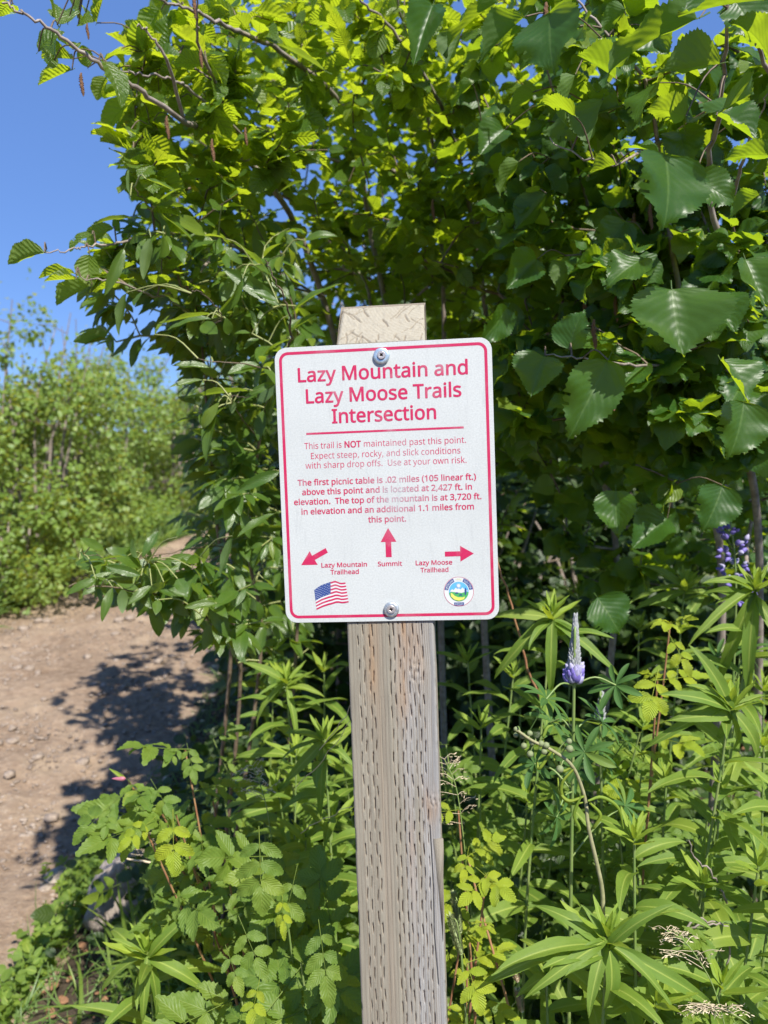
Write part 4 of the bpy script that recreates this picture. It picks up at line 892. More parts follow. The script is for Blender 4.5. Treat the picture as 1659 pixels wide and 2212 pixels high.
def shrub(name, label, base, stems, blobs, kind, leaf, per, mats, group=None, cat='shrub', bias=(0, 0, 0), heroes=(), catkins=(), twl=.20, avoid=None, grow_=1.0, tilt=.42, r0=.011, droop=.35, cap=300, nfront=.35, extra=None, out_w=.6, cull=1.0):
    root = empty(name, (base[0], base[1], ground_z(base[0], base[1])), label, cat, group)
    M_st, M_tw = mats
    node, par, isstem = [], [], []
    for P in stems:
        P = smooth_path(P, 8); prev = -1
        P = P + rng.normal(0, .0022, P.shape) * np.linspace(0, 1, len(P))[:, None]
        n = len(P); rd = r0 * (.13 + .87 * np.linspace(1, 0, n) ** 1.4) if P[0][2] < .5 else r0 * (.08 + .20 * np.linspace(1, 0, n))
        a = tube_arrays(P, rd, 8); link('trunk' if P[0][2] < .5 else 'branch', mesh_from('stem', *a, True, M_st), root)
        for p in P: node.append(p); par.append(prev); isstem.append(True); prev = len(node) - 1
    nstem = len(node)
    A = []
    for b in blobs: A += blob(b)
    if extra: A += [np.array(extra[0]) + v * extra[1] for v in rng.uniform(-1, 1, (extra[2], 3))]
    A = np.array(A)
    if avoid is not None: A = A[~avoid(A)]
    bp = np.array([base[0], base[1], 1.2]); A = A[np.argsort(np.linalg.norm(A - bp, axis=1))]
    N = np.zeros((len(node) + len(A) * 5, 3)); N[:len(node)] = node; cnt = len(node); tips = []
    for a in A:
        dd = N[:cnt] - a; dist = np.linalg.norm(dd, axis=1) + np.maximum(0, dd[:, 2]) * 1.2
        k = int(np.argmin(dist)); p0 = N[k]; L = np.linalg.norm(a - p0); m = max(2, min(4, int(L / .07)))
        mid = (p0 + a) / 2 + rng.normal(0, .07 * L, 3) + [0, 0, .10 * L]
        prev = k; path = [p0]
        for t in np.linspace(0, 1, m + 1)[1:]:
            q = p0 * (1 - t) ** 2 + mid * 2 * t * (1 - t) + a * t * t
            N[cnt] = q; par.append(prev); prev = cnt; cnt += 1; path.append(q)
        tips.append(np.array(path))
    # pipe-model radii
    w = np.zeros(cnt)
    for p in tips: pass
    child = np.zeros(cnt); 
    for k in range(cnt - 1, nstem - 1, -1):
        child[k] = max(child[k], 1) if child[k] else 1
        child[par[k]] += child[k] if par[k] >= nstem else 0
    rad = .0009 + .00065 * np.sqrt(child)
    thick, thin = [], []
    for k in range(nstem, cnt):
        p, q = N[par[k]], N[k]; r1 = min(rad[par[k]] if par[k] >= nstem else rad[k] * 1.1, r0 * .5)
        seg = tube_arrays(np.array([p, q]), [r1, min(rad[k], r0 * .5)], 4 if child[k] < 8 else 5)
        (thick if child[k] >= 14 else thin).append(seg)
    if thick: link('branches', mesh_from('branches', *cat_arrays(thick), True, M_st), root, kind='stuff')
    if thin: link('twigs', mesh_from('twigs', *cat_arrays(thin), True, M_tw), root, kind='stuff')
    # leaves
    Ps, Ds, Ns, Ss = [], [], [], []
    for path in tips:
        L = np.r_[0, np.cumsum(np.linalg.norm(np.diff(path, axis=0), axis=1))]; tot = L[-1]; use = min(tot, twl)
        dv = nrm(path[-1] - path[-2]); sd = nrm(np.cross(dv, [0, 0, 1]) + 1e-4); k = per + rng.integers(-1, 2)
        for i in range(k):
            t = tot - use * (1 - (i + .5) / k) if i < k - 1 else tot
            p = np.array([np.interp(t, L, path[:, c]) for c in range(3)])
            ds = nrm(sd * (1 if i % 2 else -1) * out_w + dv * rng.uniform(.2, .7) + rng.normal(0, .28, 3) + np.array([0, 0, -droop]) + np.array(bias))
            if i == k - 1: ds = nrm(dv + [0, 0, -droop * .6] + rng.normal(0, .2, 3) + np.array(bias))
            s = leaf * rng.uniform(.55, 1.15) * (1 if i < k - 2 else .75)
            Ps.append(p + ds * s * .10); Ds.append(ds); Ns.append(nrm(np.array([0, -nfront, .75])) + rng.normal(0, tilt, 3)); Ss.append(s)
    M = frames(np.array(Ps), np.array(Ds), np.array(Ns), np.array(Ss))
    px, py, d = proj(M[:, :3, 3])
    ok = ~((px > 560) & (px < 1110) & (py > 640) & (d < .93)) & (d > .55)          # nothing grows through the sign
    if avoid is not None: ok &= ~avoid(M[:, :3, 3])
    M = M[ok]
    H = []
    nodes = N[:cnt]; pet = []
    for (bx, by, tx, ty, wpx, d, face) in heroes:
        tx, ty = bx + (tx - bx) * grow_, by + (ty - by) * grow_; wpx = wpx * grow_; b = U(bx, by, d); tp = U(tx, ty, d + {'t': -.02, 'u': .015}[face]); D = tp - b; ln = np.linalg.norm(D)
        Nn = nrm(np.array([0, -.75, .55]) if face == 't' else np.array([0, .12, 1.0])) + rng.normal(0, .16 if face == 'u' else .42, 3)
        m = frames(b, D, Nn, ln)[0]
        full = np.linalg.norm(np.array([tx - bx, ty - by])); ratio = {'willow_leaf': .36}.get(kind.meshes[0].name.split('.')[0], .78)
        m[:3, 0] *= np.clip(wpx / full / ratio, .6, 1.6); H.append(m)
        kk = int(np.argmin(np.linalg.norm(nodes - b, axis=1) + .5 * (nodes[:, 2] < b[2] - .05))); e = nodes[kk]
        if np.linalg.norm(e - b) < .11:
            md = (e + b) / 2 + [0, 0, .012]; pet.append(tube_arrays(smooth_path([e, md, b - D * .02], 3), [.0014, .0013, .0012, .0011, .0010, .0010, .0009][:7], 4))
    if pet: link('twigs', mesh_from('twigs', *cat_arrays(pet), True, M_tw), root, kind='stuff')
    H = np.array(H) if H else np.zeros((0, 4, 4))
    for k, m in enumerate(H): link('leaf', kind.meshes[(k * 5 + 1) % kind.n], root, m)
    put_leaves(root, kind, M, cap - len(H))
    for (cx_, cy_, d, ln) in catkins:
        b = U(cx_, cy_, d); m = frames(b, np.array([.05, 0, -1.0]), np.array([0, -1, 0]), 1)[0]
        m[:3, 1] *= ln; m[:3, 0] *= ln * .9; m[:3, 2] *= ln * .9
        link('catkin', CATK[int(rng.integers(3))], root, m)
    return root, N[:cnt]

def catkin_mesh(seed):
    r = np.random.default_rng(seed); P = []
    th = np.arange(10) * .628
    n = 26; t = np.linspace(0, 1, n); R = .085 * np.sin(np.pi * np.clip(t, .03, .99)) ** .35
    V = np.zeros((n, 10, 3)); rr = R[:, None] * (1 + r.uniform(-.35, .4, (n, 10))) * np.where(np.arange(n)[:, None] % 2, 1.2, .75)
    V[..., 0] = rr * np.cos(th) + .03 * np.sin(t * 5)[:, None]; V[..., 2] = rr * np.sin(th); V[..., 1] = t[:, None]
    i = np.arange(n - 1)[:, None] * 10; j = np.arange(10)[None]; j2 = (j + 1) % 10
    F = np.stack([i + j, i + j2, i + 10 + j2, i + 10 + j], -1).reshape(-1, 4); V = V.reshape(-1, 3)
    return mesh_from('catkin', V, F, V[:, :2], False, M_CATKIN)
CATK = [catkin_mesh(k) for k in range(3)]

def pl(*pts): return np.array([U(*p) for p in pts])
def gnd(x, y): return np.array([x, y, float(ground_z(x, y)) - .03])

def sightline(A):
    """keeps the open view to the sky on the left, to the trail and to the shrubs across it"""
    px, py, d = proj(A)
    lim = np.interp(py, [-200, 0, 200, 330, 420, 520, 600, 700, 760, 900, 1060, 1150, 1200, 1330, 1400], [170, 190, 235, 270, 280, 190, 200, 215, 250, 330, 400, 330, 190, 220, 560])
    return (px < lim) & (py < 2212)

# --- near alder on the right, large dark pleated leaves
hero_r = [(1436,336,1467,480,235,.80,'t'), (1451,624,1468,768,187,.88,'t'), (1506,41,1266,130,95,.78,'u'), (1556,137,1415,154,98,.74,'u'), (1189,29,1182,142,115,.95,'t'),
          (1302,216,1261,331,91,.98,'u'), (1242,163,1194,278,80,1.0,'u'), (1131,38,1026,130,72,1.0,'u'), (1074,5,935,86,64,1.1,'u'), (935,10,887,139,60,1.1,'t'),
          (1662,125,1611,20,95,.74,'u'), (1650,0,1463,12,70,.74,'t'), (1665,336,1559,325,75,.80,'u'), (1330,355,1272,372,60,.95,'u'), (1230,754,1247,664,100,1.0,'t'),
          (1177,770,1139,854,90,1.0,'t'), (1312,781,1232,947,105,.92,'t'), (1557,778,1621,865,115,.95,'t'), (1606,869,1595,990,115,1.0,'t'), (1310,965,1270,1060,66,1.15,'t'),
          (1400,985,1395,1090,82,1.1,'t'), (1330,1060,1330,1160,78,1.15,'t'), (1500,812,1410,885,80,1.1,'t'), (1480,760,1520,830,70,1.2,'t'), (1095,665,1050,745,62,1.15,'t'),
          (1550,250,1640,300,80,.9,'t'), (1420,180,1360,250,72,1.0,'t'), (1610,560,1655,660,85,.95,'t'), (1120,350,1060,420,62,1.3,'u'), (1180,420,1110,500,64,1.25,'u'),
          (1350,480,1290,560,70,1.2,'t'), (1250,560,1200,640,70,1.2,'u'), (1560,1050,1530,1150,90,1.2,'t'), (1440,1120,1360,1180,80,1.3,'t'), (1100,1000,1150,1080,70,1.4,'t'),
          (1240,250,1170,200,80,.95,'u'), (1330,170,1250,110,84,.95,'u'), (1420,330,1340,300,80,.95,'u'), (1640,420,1570,470,90,.9,'u'), (1150,200,1090,240,70,1.1,'u'), (1560,240,1630,190,90,.8,'u'), (1480,250,1400,220,80,.9,'u'), (1200,100,1120,150,76,1.05,'u'), (1020,180,960,230,60,1.3,'u'), (1090,280,1030,330,60,1.25,'t'), (1390,560,1310,600,76,1.0,'t'), (1160,560,1090,620,66,1.2,'t'), (1220,880,1160,960,74,1.2,'t'), (1590,5,1640,70,80,.85,'t'), (1400,60,1440,120,66,1.0,'t'), (1350,20,1290,60,62,1.0,'u'), (1540,640,1590,720,80,1.05,'t'), (1380,880,1330,950,76,1.15,'t'),
          (1490,1330,1400,1290,80,1.35,'t'), (1500,390,1600,430,86,1.0,'t'), (1000,60,960,150,60,1.2,'u'), (1290,1290,1350,1370,105,1.3,'t')]
hero_r = [h for k, h in enumerate(hero_r) if not (h[1] > 600 and h[4] < 90 and k % 3)]
stem_r = [np.vstack([gnd(.75, 1.75), pl((1560,1300,1.62),(1500,1000,1.45),(1490,780,1.3),(1440,470,1.2),(1400,200,1.1),(1300,60,1.05),(1180,-60,1.1))]),
          np.vstack([gnd(.95, 1.9), pl((1640,1200,1.6),(1580,900,1.4),(1575,620,1.2),(1530,400,1.1),(1560,200,.95),(1570,30,.85),(1560,-150,.85))]),
          np.vstack([gnd(.55, 2.1), pl((1330,1300,1.9),(1300,1000,1.8),(1310,700,1.6),(1260,400,1.5),(1180,150,1.35),(1130,-100,1.3))]),
          np.vstack([gnd(1.1, 1.8), pl((1760,1200,1.4),(1720,700,1.2),(1690,300,1.0),(1640,100,.9),(1600,-50,.85))]),
          pl((1585,420,1.08),(1620,300,1.0),(1665,200,.95)), pl((1500,780,1.3),(1400,790,1.15),(1290,780,1.0),(1180,765,1.0)), pl((1440,300,1.15),(1380,330,1.1),(1310,355,1.0),(1180,300,1.05))]
shrub('alder_shrub', 'large alder on the right with broad dark pleated leaves hanging close to the camera', (.85, 1.85), stem_r,
      [(1450,60,1.20,330,260,.25,54), (1560,480,1.35,230,240,.25,64), (1400,650,1.25,240,150,.15,40), (1250,800,1.4,200,150,.2,36), (1500,900,1.3,180,150,.15,30), (1280,470,1.60,260,260,.35,100), (1480,820,1.50,260,190,.35,60), (1230,880,1.95,240,240,.4,80),
       (1450,1120,2.1,320,170,.45,70), (1350,-330,1.7,420,260,.3,24), (1950,350,1.6,240,480,.4,44), (1380,560,2.4,380,600,.45,110), (1950,900,1.8,260,300,.4,30), (1120,330,1.5,170,330,.25,46)],
      K_ALD, .068, 7, (M_BARK, M_TWIG), heroes=hero_r, catkins=[(1180,5,1.0,.045), (1405,440,1.2,.04), (1370,460,1.3,.05), (1283,690,1.05,.04), (1322,808,1.05,.05), (935,430,1.6,.045), (1330,640,1.2,.04), (1265,640,1.3,.05), (1500,600,1.3,.04)], r0=.010, avoid=sightline, nfront=.45, droop=.45, extra=((.98, .88, 2.38), (.34, .28, .22), 34))  # extra: unseen twigs overhead, added to shade the hanging leaves below

# --- alder in the upper left and centre
L = .44
hl = [(190,250,260,140,90),(355,240,300,200,70),(420,60,380,-30,70),(250,330,215,250,80),(60,20,0,35,70),(280,120,270,30,70),(385,120,430,80,50),(560,260,600,310,60),(880,380,830,440,80),(930,170,980,120,70),(1010,480,960,540,80),(890,480,860,560,80),(820,560,790,640,70),(860,640,800,700,70),(930,620,900,540,70),(475,110,500,0,80),(330,110,300,10,92),(380,85,350,5,66),(290,140,215,265,112),(350,290,230,280,82),(510,300,600,220,90),(430,330,410,240,78),(665,480,490,595,125),
      (520,380,480,470,70),(820,340,680,310,95),(640,350,690,320,46),(975,360,870,290,75),(825,258,825,105,102),(790,50,690,160,112),(718,190,612,180,45),(780,450,730,370,100),
      (1140,420,1060,530,112),(1000,655,840,625,78),(740,700,650,800,92),(720,610,640,610,40),(770,640,690,680,60),(835,740,735,735,60),(215,1240,70,1280,76),(370,1345,235,1310,62),(370,1370,245,1375,44),
      (440,1250,420,1380,105),(450,1400,305,1475,60),(450,1150,340,1185,48),(555,1120,450,1190,70),(940,80,960,160,60),(1000,30,1060,40,50),(1100,140,1060,60,70),(1200,130,1110,120,75),(860,10,800,35,60),
      (1250,60,1400,90,85),(1100,380,1190,320,80),(1150,190,1190,240,60),(1500,130,1440,160,60),(1600,420,1500,470,80),(1450,560,1580,580,85),(1350,480,1290,520,80),(1240,430,1300,480,90),(700,500,790,520,60)]
hero_l = [(a * L, b * L, c * L, d * L, w * L, 1.02 + .0004 * a, 'u' if k % 3 else 't') for k, (a, b, c, d, w) in enumerate(hl)]
hero_l += [(510*L,300*L,615*L,430*L,84*L,1.1,'t'), (350*L,345*L,215*L,400*L,80*L,1.1,'t'), (1050*L,600*L,960*L,640*L,70*L,1.35,'t')]
stem_l = [np.vstack([gnd(.05, 2.15), pl((800,1250,2.2),(760,900,2.1),(690,620,1.9),(600,420,1.7),(470,300,1.45),(398,262,1.25),(308,198,1.15),(211,136,1.1),(110,62,1.06),(48,29,1.04),(8,2,1.03))]),
          np.vstack([gnd(.0, 2.3), pl((830,1200,2.3),(850,800,2.2),(800,500,2.1),(750,250,1.8),(616,119,1.5),(541,79,1.35),(471,48,1.25),(400,18,1.2),(339,-4,1.15),(200,-60,1.1))]),
          np.vstack([gnd(.2, 2.3), pl((950,1200,2.3),(960,800,2.2),(945,400,2.0),(900,150,1.8),(840,-50,1.6),(760,-250,1.5))]),
          np.vstack([gnd(.35, 2.2), pl((1040,1200,2.2),(1060,800,2.1),(1010,430,2.0),(960,250,1.7),(860,80,1.5),(780,0,1.4),(700,-90,1.35))]),
          pl((600,420,1.7),(520,290,1.4),(409,194,1.25),(387,180,1.2),(334,163,1.16),(273,154,1.14),(242,145,1.12)),
          pl((690,640,1.9),(480,520,1.5),(334,506,1.3),(264,524,1.25),(194,532,1.2),(152,539,1.18),(92,548,1.16)),
          pl((480,520,1.5),(420,600,1.4),(340,640,1.3),(250,610,1.2),(175,600,1.18)), pl((471,190,1.3),(430,100,1.2),(425,40,1.15),(427,-20,1.12)), pl((700,640,1.9),(560,600,1.6),(430,560,1.4)), pl((398,262,1.25),(360,130,1.15),(320,70,1.12),(300,55,1.1))]
shrub('alder_shrub', 'tall alder behind the sign, small pleated leaves, twigs reaching left into the sky', (.1, 2.2), stem_l,
      [(820,60,1.75,330,200,.35,100), (860,400,1.95,330,230,.4,120), (700,330,2.6,420,330,.5,130), (380,-120,1.9,260,110,.4,26), (930,430,2.7,230,300,.4,90), (330,310,1.3,60,80,.12,12), (300,200,1.4,70,120,.15,12), (500,250,2.0,200,200,.3,50), (750,560,2.6,300,160,.4,60), (1150,300,1.75,200,200,.25,56), (1000,500,1.85,180,130,.3,46), (1200,600,1.9,160,140,.3,30), (350,250,2.3,120,230,.4,24), (430,480,2.6,130,160,.4,36), (420,80,1.35,170,90,.15,15), (570,230,1.5,200,150,.25,40), (470,400,1.5,160,110,.2,22), (850,-200,2.2,450,160,.4,30),
       (1050,200,2.0,260,260,.4,70), (700,640,2.3,330,190,.4,60), (900,850,2.5,300,260,.35,60), (270,560,1.3,130,50,.1,9), (1100,620,2.4,260,240,.4,60), (620,150,2.2,260,220,.3,24), (980,1080,2.6,260,160,.3,30)],
      K_ALS, .058, 7, (M_BARK, M_TWIG), heroes=hero_l, catkins=[(175,157,1.08,.032),(420,-12,1.15,.040),(433,105,1.2,.03),(360,250,1.2,.036),(458,300,1.25,.036),(530,275,1.3,.03),(188,50,1.07,.022)], r0=.011, avoid=sightline, twl=.2, nfront=.12, droop=.25, grow_=1.22)

# --- willow with smooth long leaves left of the sign
hw_ = [(1335,1375,1180,1160,92),(1375,1500,1090,1300,100),(1600,350,1370,200,84),(610,1220,520,1440,84),(740,1170,690,1370,84),(800,1150,850,1255,92),(620,1440,560,1640,90),(700,1430,650,1500,80),(1050,1540,800,1570,50),(1430,1540,1640,1340,80),
       (1100,1170,1010,1140,100),(1190,1370,1110,1600,60),(470,1100,640,1040,50),(720,880,860,930,46),(640,960,620,830,60),(1100,990,1070,900,60),(1380,940,1480,870,50),(1500,1180,1640,1110,66),(1570,1540,1430,1600,70),(990,1590,1060,1640,70),(760,1640,830,1540,60)]
hero_w = [(a * L, b * L, c * L, d * L, w * L * .72, 1.02 + .0002 * a, 'ut'[k % 2]) for k, (a, b, c, d, w) in enumerate(hw_)]
q = .38
hw2 = [(540,1720,360,1795,60),(640,1770,570,1960,50),(700,1780,690,1900,46),(800,1700,600,1640,50),(860,1760,720,1860,50),(930,1740,860,1800,60),(1150,860,1230,720,70),(1240,720,1130,1040,66),(1300,690,1340,770,50),(1590,1110,1340,1210,50),(1560,1350,1340,1470,52),
       (1320,1480,1250,1700,54),(1280,740,1110,880,56),(1010,1720,1060,1810,56),(1100,1660,1190,1740,60),(1230,1860,1040,1870,44),(590,1560,460,1480,50),(720,1590,560,1600,52),(780,1600,720,1490,54),(900,1450,800,1590,50),(1010,1480,1050,1380,52),(450,1610,380,1590,40),
       (900,1840,880,1920,40),(1500,1720,1560,1760,50),(1200,240,940,250,50),(1580,150,1430,60,60),(1650,360,1440,410,60),(1190,520,980,480,40),(1150,590,960,620,40),(1430,650,1040,670,52),(1560,600,1350,700,50),(1300,330,1290,240,50),(1700,500,1500,560,46)]
hero_w += [(a * q, 597 + b * q, c * q, 597 + d * q, w * q, 1.10 + .0001 * a, 'ttu'[k % 3]) for k, (a, b, c, d, w) in enumerate(hw2)]
stem_w = [np.vstack([gnd(-.45, 1.9), pl((560,1450,1.8),(540,1200,1.7),(560,950,1.55),(600,800,1.4),(628,730,1.2),(618,660,1.12),(585,590,1.08),(575,560,1.07))]),
          np.vstack([gnd(-.5, 1.95), pl((500,1400,1.8),(470,1150,1.7),(450,900,1.6),(430,700,1.5),(380,560,1.35),(320,450,1.25),(290,400,1.2))]),
          np.vstack([gnd(-.45, 1.85), pl((520,1450,1.7),(440,1330,1.5),(350,1290,1.35),(250,1270,1.25),(150,1268,1.2))]),
          pl((540,1200,1.7),(460,1180,1.5),(360,1195,1.35),(250,1205,1.25),(180,1195,1.2)), pl((560,950,1.55),(520,900,1.35),(500,860,1.2),(540,860,1.12)), pl((600,800,1.4),(540,790,1.2),(430,775,1.15)),
          np.vstack([gnd(-.3, 1.95), pl((640,1400,1.8),(650,1000,1.7),(640,700,1.6),(560,500,1.5),(500,380,1.4))]),
          pl((520,1450,1.7),(500,1400,1.5),(470,1360,1.35),(430,1330,1.25)), pl((440,700,1.5),(480,690,1.25),(445,640,1.15),(415,630,1.12))]
shrub('willow_shrub', 'willow with smooth oval leaves left of the sign, its low branches reaching over the trail', (-.45, 1.9), stem_w,
      [(480,560,1.5,200,140,.25,44), (340,470,1.35,70,90,.12,8), (560,760,1.5,130,170,.25,40), (420,690,1.6,120,110,.2,22), (480,920,1.6,100,160,.2,26), (520,1080,1.55,110,120,.2,28), (330,1235,1.35,150,50,.12,22),
       (480,1300,1.4,110,110,.15,26), (580,1050,2.1,110,330,.35,60), (590,1350,1.9,110,130,.2,40), (505,1450,1.62,60,110,.1,24), (540,1470,1.8,90,80,.15,26), (260,560,1.35,60,70,.1,8), (250,680,1.5,50,60,.1,8), (430,620,2.3,110,150,.4,34), (330,1270,2.1,120,40,.3,26), (480,1150,2.2,110,120,.4,30)],
      K_WIL, .066, 6, (M_TWIG, M_GTWIG), heroes=hero_w, bias=(-.25, -.1, -.12), r0=.0055, avoid=sightline, twl=.18)

# --- shrubs across the trail and behind everything
def far_shrub(label, cx, cy, top, rad, n, leaf=.045, cat='shrub', group='shrubs across the trail', thin=0.0, name='background_shrub', mat=M_BG):
    root = empty(name, (cx, cy, ground_z(cx, cy)), label, cat, group); g = float(ground_z(cx, cy)); h = top - g
    tw = []; tips = []
    for k in range(7):
        a = rng.uniform(0, 6.28); r = rad * rng.uniform(.3, .9); T = np.array([cx + math.cos(a) * r, cy + math.sin(a) * r, g + h * rng.uniform(.65, 1.0)])
        P = smooth_path([np.array([cx + math.cos(a) * .08, cy + math.sin(a) * .08, g - .05]), (np.array([cx, cy, g]) + T) / 2 + rng.normal(0, .05, 3) + [0, 0, .1 * h], T], 5)
        link('trunk', mesh_from('trunk', *tube_arrays(P, np.linspace(.018, .004, len(P)), 5), True, M_BARK), root); tips.append(P)
    # foliage in separate lobes, so that light and shade break it up
    nl = int(26 * rad * max(1, h / 2)) + 8; C = []
    while len(C) < nl:
        v = rng.uniform(-1, 1, 3)
        if v[0] ** 2 + v[1] ** 2 > 1: continue
        C.append([cx + v[0] * rad, cy + v[1] * rad, g + h * (.5 + .42 * v[2]) * (1 - .30 * (v[0]**2 + v[1]**2))])
    C = np.array(C); R = rng.uniform(.13, .30, nl) * (.7 + .3 * rad); R[C[:, 2] > g + .75 * h] *= .75; stp = np.concatenate(tips)
    for c in C:
        e = stp[np.argmin(np.linalg.norm(stp - c, axis=1))]; tw.append(tube_arrays(np.array([e, (e + c) / 2 + [0, 0, .03], c]), [.005, .003, .002], 3))
    link('twigs', mesh_from('twigs', *cat_arrays(tw), True, M_TWIG), root, kind='stuff')
    wgt = R ** 2 / (R ** 2).sum(); k_ = rng.choice(nl, n, p=wgt); dirs = nrm(rng.normal(0, 1, (n, 3))); rr = rng.uniform(.35, 1.0, n) ** .6
    spike = rng.random(n) < .12
    P = C[k_] + dirs * (R[k_] * rr)[:, None] * [1, 1, .85] + spike[:, None] * dirs * [.3, .3, 0] * R[k_][:, None] + np.stack([0 * rr, 0 * rr, spike * rng.uniform(0, 1, n) * R[k_] * 1.6], -1)
    P[:, 2] = np.maximum(P[:, 2], ground_z(P[:, 0], P[:, 1]) + .02)
    D = dirs * .8 + rng.normal(0, .45, P.shape) + [0, 0, -.2]
    Nn = nrm(dirs * .6 + [0, -.25, .7]) + rng.normal(0, .38, P.shape)
    M = frames(P, D, Nn, leaf * rng.uniform(.5, 1.2, len(P)))
    lt = [leaf_shape('round', 400 + i, 4, 3, petiole=0) for i in range(3)] if name != 'x' else None
    link('crown', merge('crown', lt, rng.integers(0, 3, len(P)), M, mat), root, kind='stuff')
    return root
def at(px, py, d): p = U(px, py, d); return p[0], p[1], p[2]
for (px, py, d, rad, n, lab, lf) in [(-60, 610, 6.5, 1.1, 5200, 'bright bushy shrub at the far left edge, tallest against the sky', .05), (50, 640, 6.6, .8, 3600, 'round topped shrub across the trail, second from the left edge', .045),
        (118, 745, 7.6, .62, 3000, 'lower rounded shrub across the trail, in front of the slender sapling', .045), (170, 690, 8.2, .42, 1100, 'slender airy sapling standing against the blue sky across the trail', .05),
        (262, 715, 9.8, .9, 3600, 'shrub behind the trail bend left of the willow leaves', .05), (370, 740, 10.6, 1.3, 5200, 'darker shrub seen between the willow branches', .05), (520, 760, 12.2, 1.8, 5600, 'shrub behind the far end of the trail', .05),
        (220, 930, 8.6, .55, 2400, 'small pale green shrub at the trail edge across from the sign', .04), (30, 1010, 6.0, .6, 2600, 'low leafy shrub at the left picture edge beside the trail', .04)]:
    x, y, z = at(px, py, d); far_shrub(lab, x, y, z, rad, int(n * 1.7), lf * 1.12)
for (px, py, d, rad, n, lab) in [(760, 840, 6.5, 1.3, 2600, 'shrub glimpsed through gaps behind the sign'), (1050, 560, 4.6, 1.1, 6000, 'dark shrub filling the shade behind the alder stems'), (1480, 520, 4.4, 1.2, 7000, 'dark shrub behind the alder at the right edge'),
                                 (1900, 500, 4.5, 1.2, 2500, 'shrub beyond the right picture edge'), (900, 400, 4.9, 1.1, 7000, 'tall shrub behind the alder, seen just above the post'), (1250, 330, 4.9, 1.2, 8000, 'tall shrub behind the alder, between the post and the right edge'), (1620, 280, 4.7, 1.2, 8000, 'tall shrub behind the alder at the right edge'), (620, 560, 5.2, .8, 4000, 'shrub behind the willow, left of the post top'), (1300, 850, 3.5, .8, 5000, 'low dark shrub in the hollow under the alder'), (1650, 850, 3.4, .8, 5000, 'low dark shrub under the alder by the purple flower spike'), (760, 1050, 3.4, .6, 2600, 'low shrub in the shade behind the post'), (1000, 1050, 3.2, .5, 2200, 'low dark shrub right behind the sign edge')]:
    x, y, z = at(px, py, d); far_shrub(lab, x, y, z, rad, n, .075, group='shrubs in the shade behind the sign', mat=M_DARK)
for k in range(10):
    x = -9 + k * 2.3; y = 12.5 + (k % 3) * 1.3; far_shrub('green shrub in the row along the top of the slope behind the trail', x, y, ground_z(x, y) + (1.9 if k < 5 else 2.6), 1.5, 1800, .07, group='shrub row on the slope')

# ------------------------------------------------------------------ plants
def herb(name, label, cat, top, base, kind, n, ln, t0=.25, young=True, group=None, stem_mat=None, r=.0022, spread=1.0, fan=1.0, tip_n=9, seed=0, upb=.15, yk=None):
    """leafy stalk: stem from the ground to top, leaves in a spiral, small upright leaves at the tip"""
    rg = np.random.default_rng(seed + 900)
    top = np.asarray(top, float); b = np.array([base[0], base[1], float(ground_z(base[0], base[1])) - .02])
    root = empty(name, (b[0], b[1], b[2] + .02), label, cat, group)
    mid = (b + top) / 2 + [rg.uniform(-.03, .03), rg.uniform(-.03, .03), .0]
    P = smooth_path([b, mid, top], 6)
    link('stem', mesh_from('stem', *tube_arrays(P, np.linspace(r * 1.5, r * .7, len(P)), 6), True, stem_mat or M_STEM), root)
    Lc = np.linspace(0, 1, len(P)); a = rg.uniform(0, 6.28)
    for i in range(n):
        f = (i + .5) / n; t = t0 + (1 - t0) * f ** .75
        p = np.array([np.interp(t, Lc, P[:, c]) for c in range(3)]); a += 2.4 + rg.uniform(-.25, .25)
        el = upb + .50 * f ** 2 + rg.uniform(-.15, .2)
        D = np.array([math.cos(a) * math.cos(el), math.sin(a) * math.cos(el), math.sin(el)])
        s = ln * (1.50 - .60 * f) * rg.uniform(.8, 1.15)
        m = frames(p, D, np.array([0, -.25, 1.0]) + rg.normal(0, .2, 3) - D * .2, s)[0]
        if D[1] < -.2 and s > .7 * ln and np.linalg.norm(top - CAM) < .75: m[:3, :3] *= .8
        link('leaf', kind.meshes[int(rg.integers(kind.n))], root, m)
    if young:
        yk = yk or K_FIY
        for i in range(tip_n):
            f = i / tip_n; a += 2.4; el = .45 + 1.0 * f; D = np.array([math.cos(a) * math.cos(el), math.sin(a) * math.cos(el), math.sin(el)])
            link('young_leaf', yk.meshes[i % yk.n], root, frames(top - [0, 0, .014 * (1 - f)], D, np.array([0, -.3, 1]) - D * .6, ln * (.62 - .36 * f))[0])
    return root, P

FW = [(1193,1320,1.15,'willowherb with arching leaves directly behind the lupin spike',.10), (1479,1262,1.5,'willowherb half in shade below the purple lupin flowers',.11), (1633,1262,1.25,'willowherb at the right picture edge, its bright tip in front of the purple flowers',.11),
      (1580,1515,1.0,'tall willowherb at the right with drooping leaves, below the one at the picture edge',.105), (1312,2015,.86,'star shaped willowherb top at the bottom right, nearest to the camera',.105), (1370,1800,.92,'willowherb with a yellow flower bud at its tip, right of the nodding stalk',.085),
      (619,1466,1.55,'willowherb in dappled shade left of the post, just below the sign',.12), (701,1590,1.25,'willowherb beside the left edge of the post with a bright tip',.105), (319,2050,1.12,'willowherb at the bottom left with a spreading star of long leaves',.115)]
for k, (px, py, d, lab, ln) in enumerate(FW):
    t = U(px, py, d); herb('willowherb', lab, 'wildflower', t, (t[0] + rng.uniform(-.04, .04), t[1] + .05 + rng.uniform(0, .06)), K_FIR, 22 if d < 1.2 else 26, ln, .3, seed=k, group='willowherb stalks', tip_n=10)
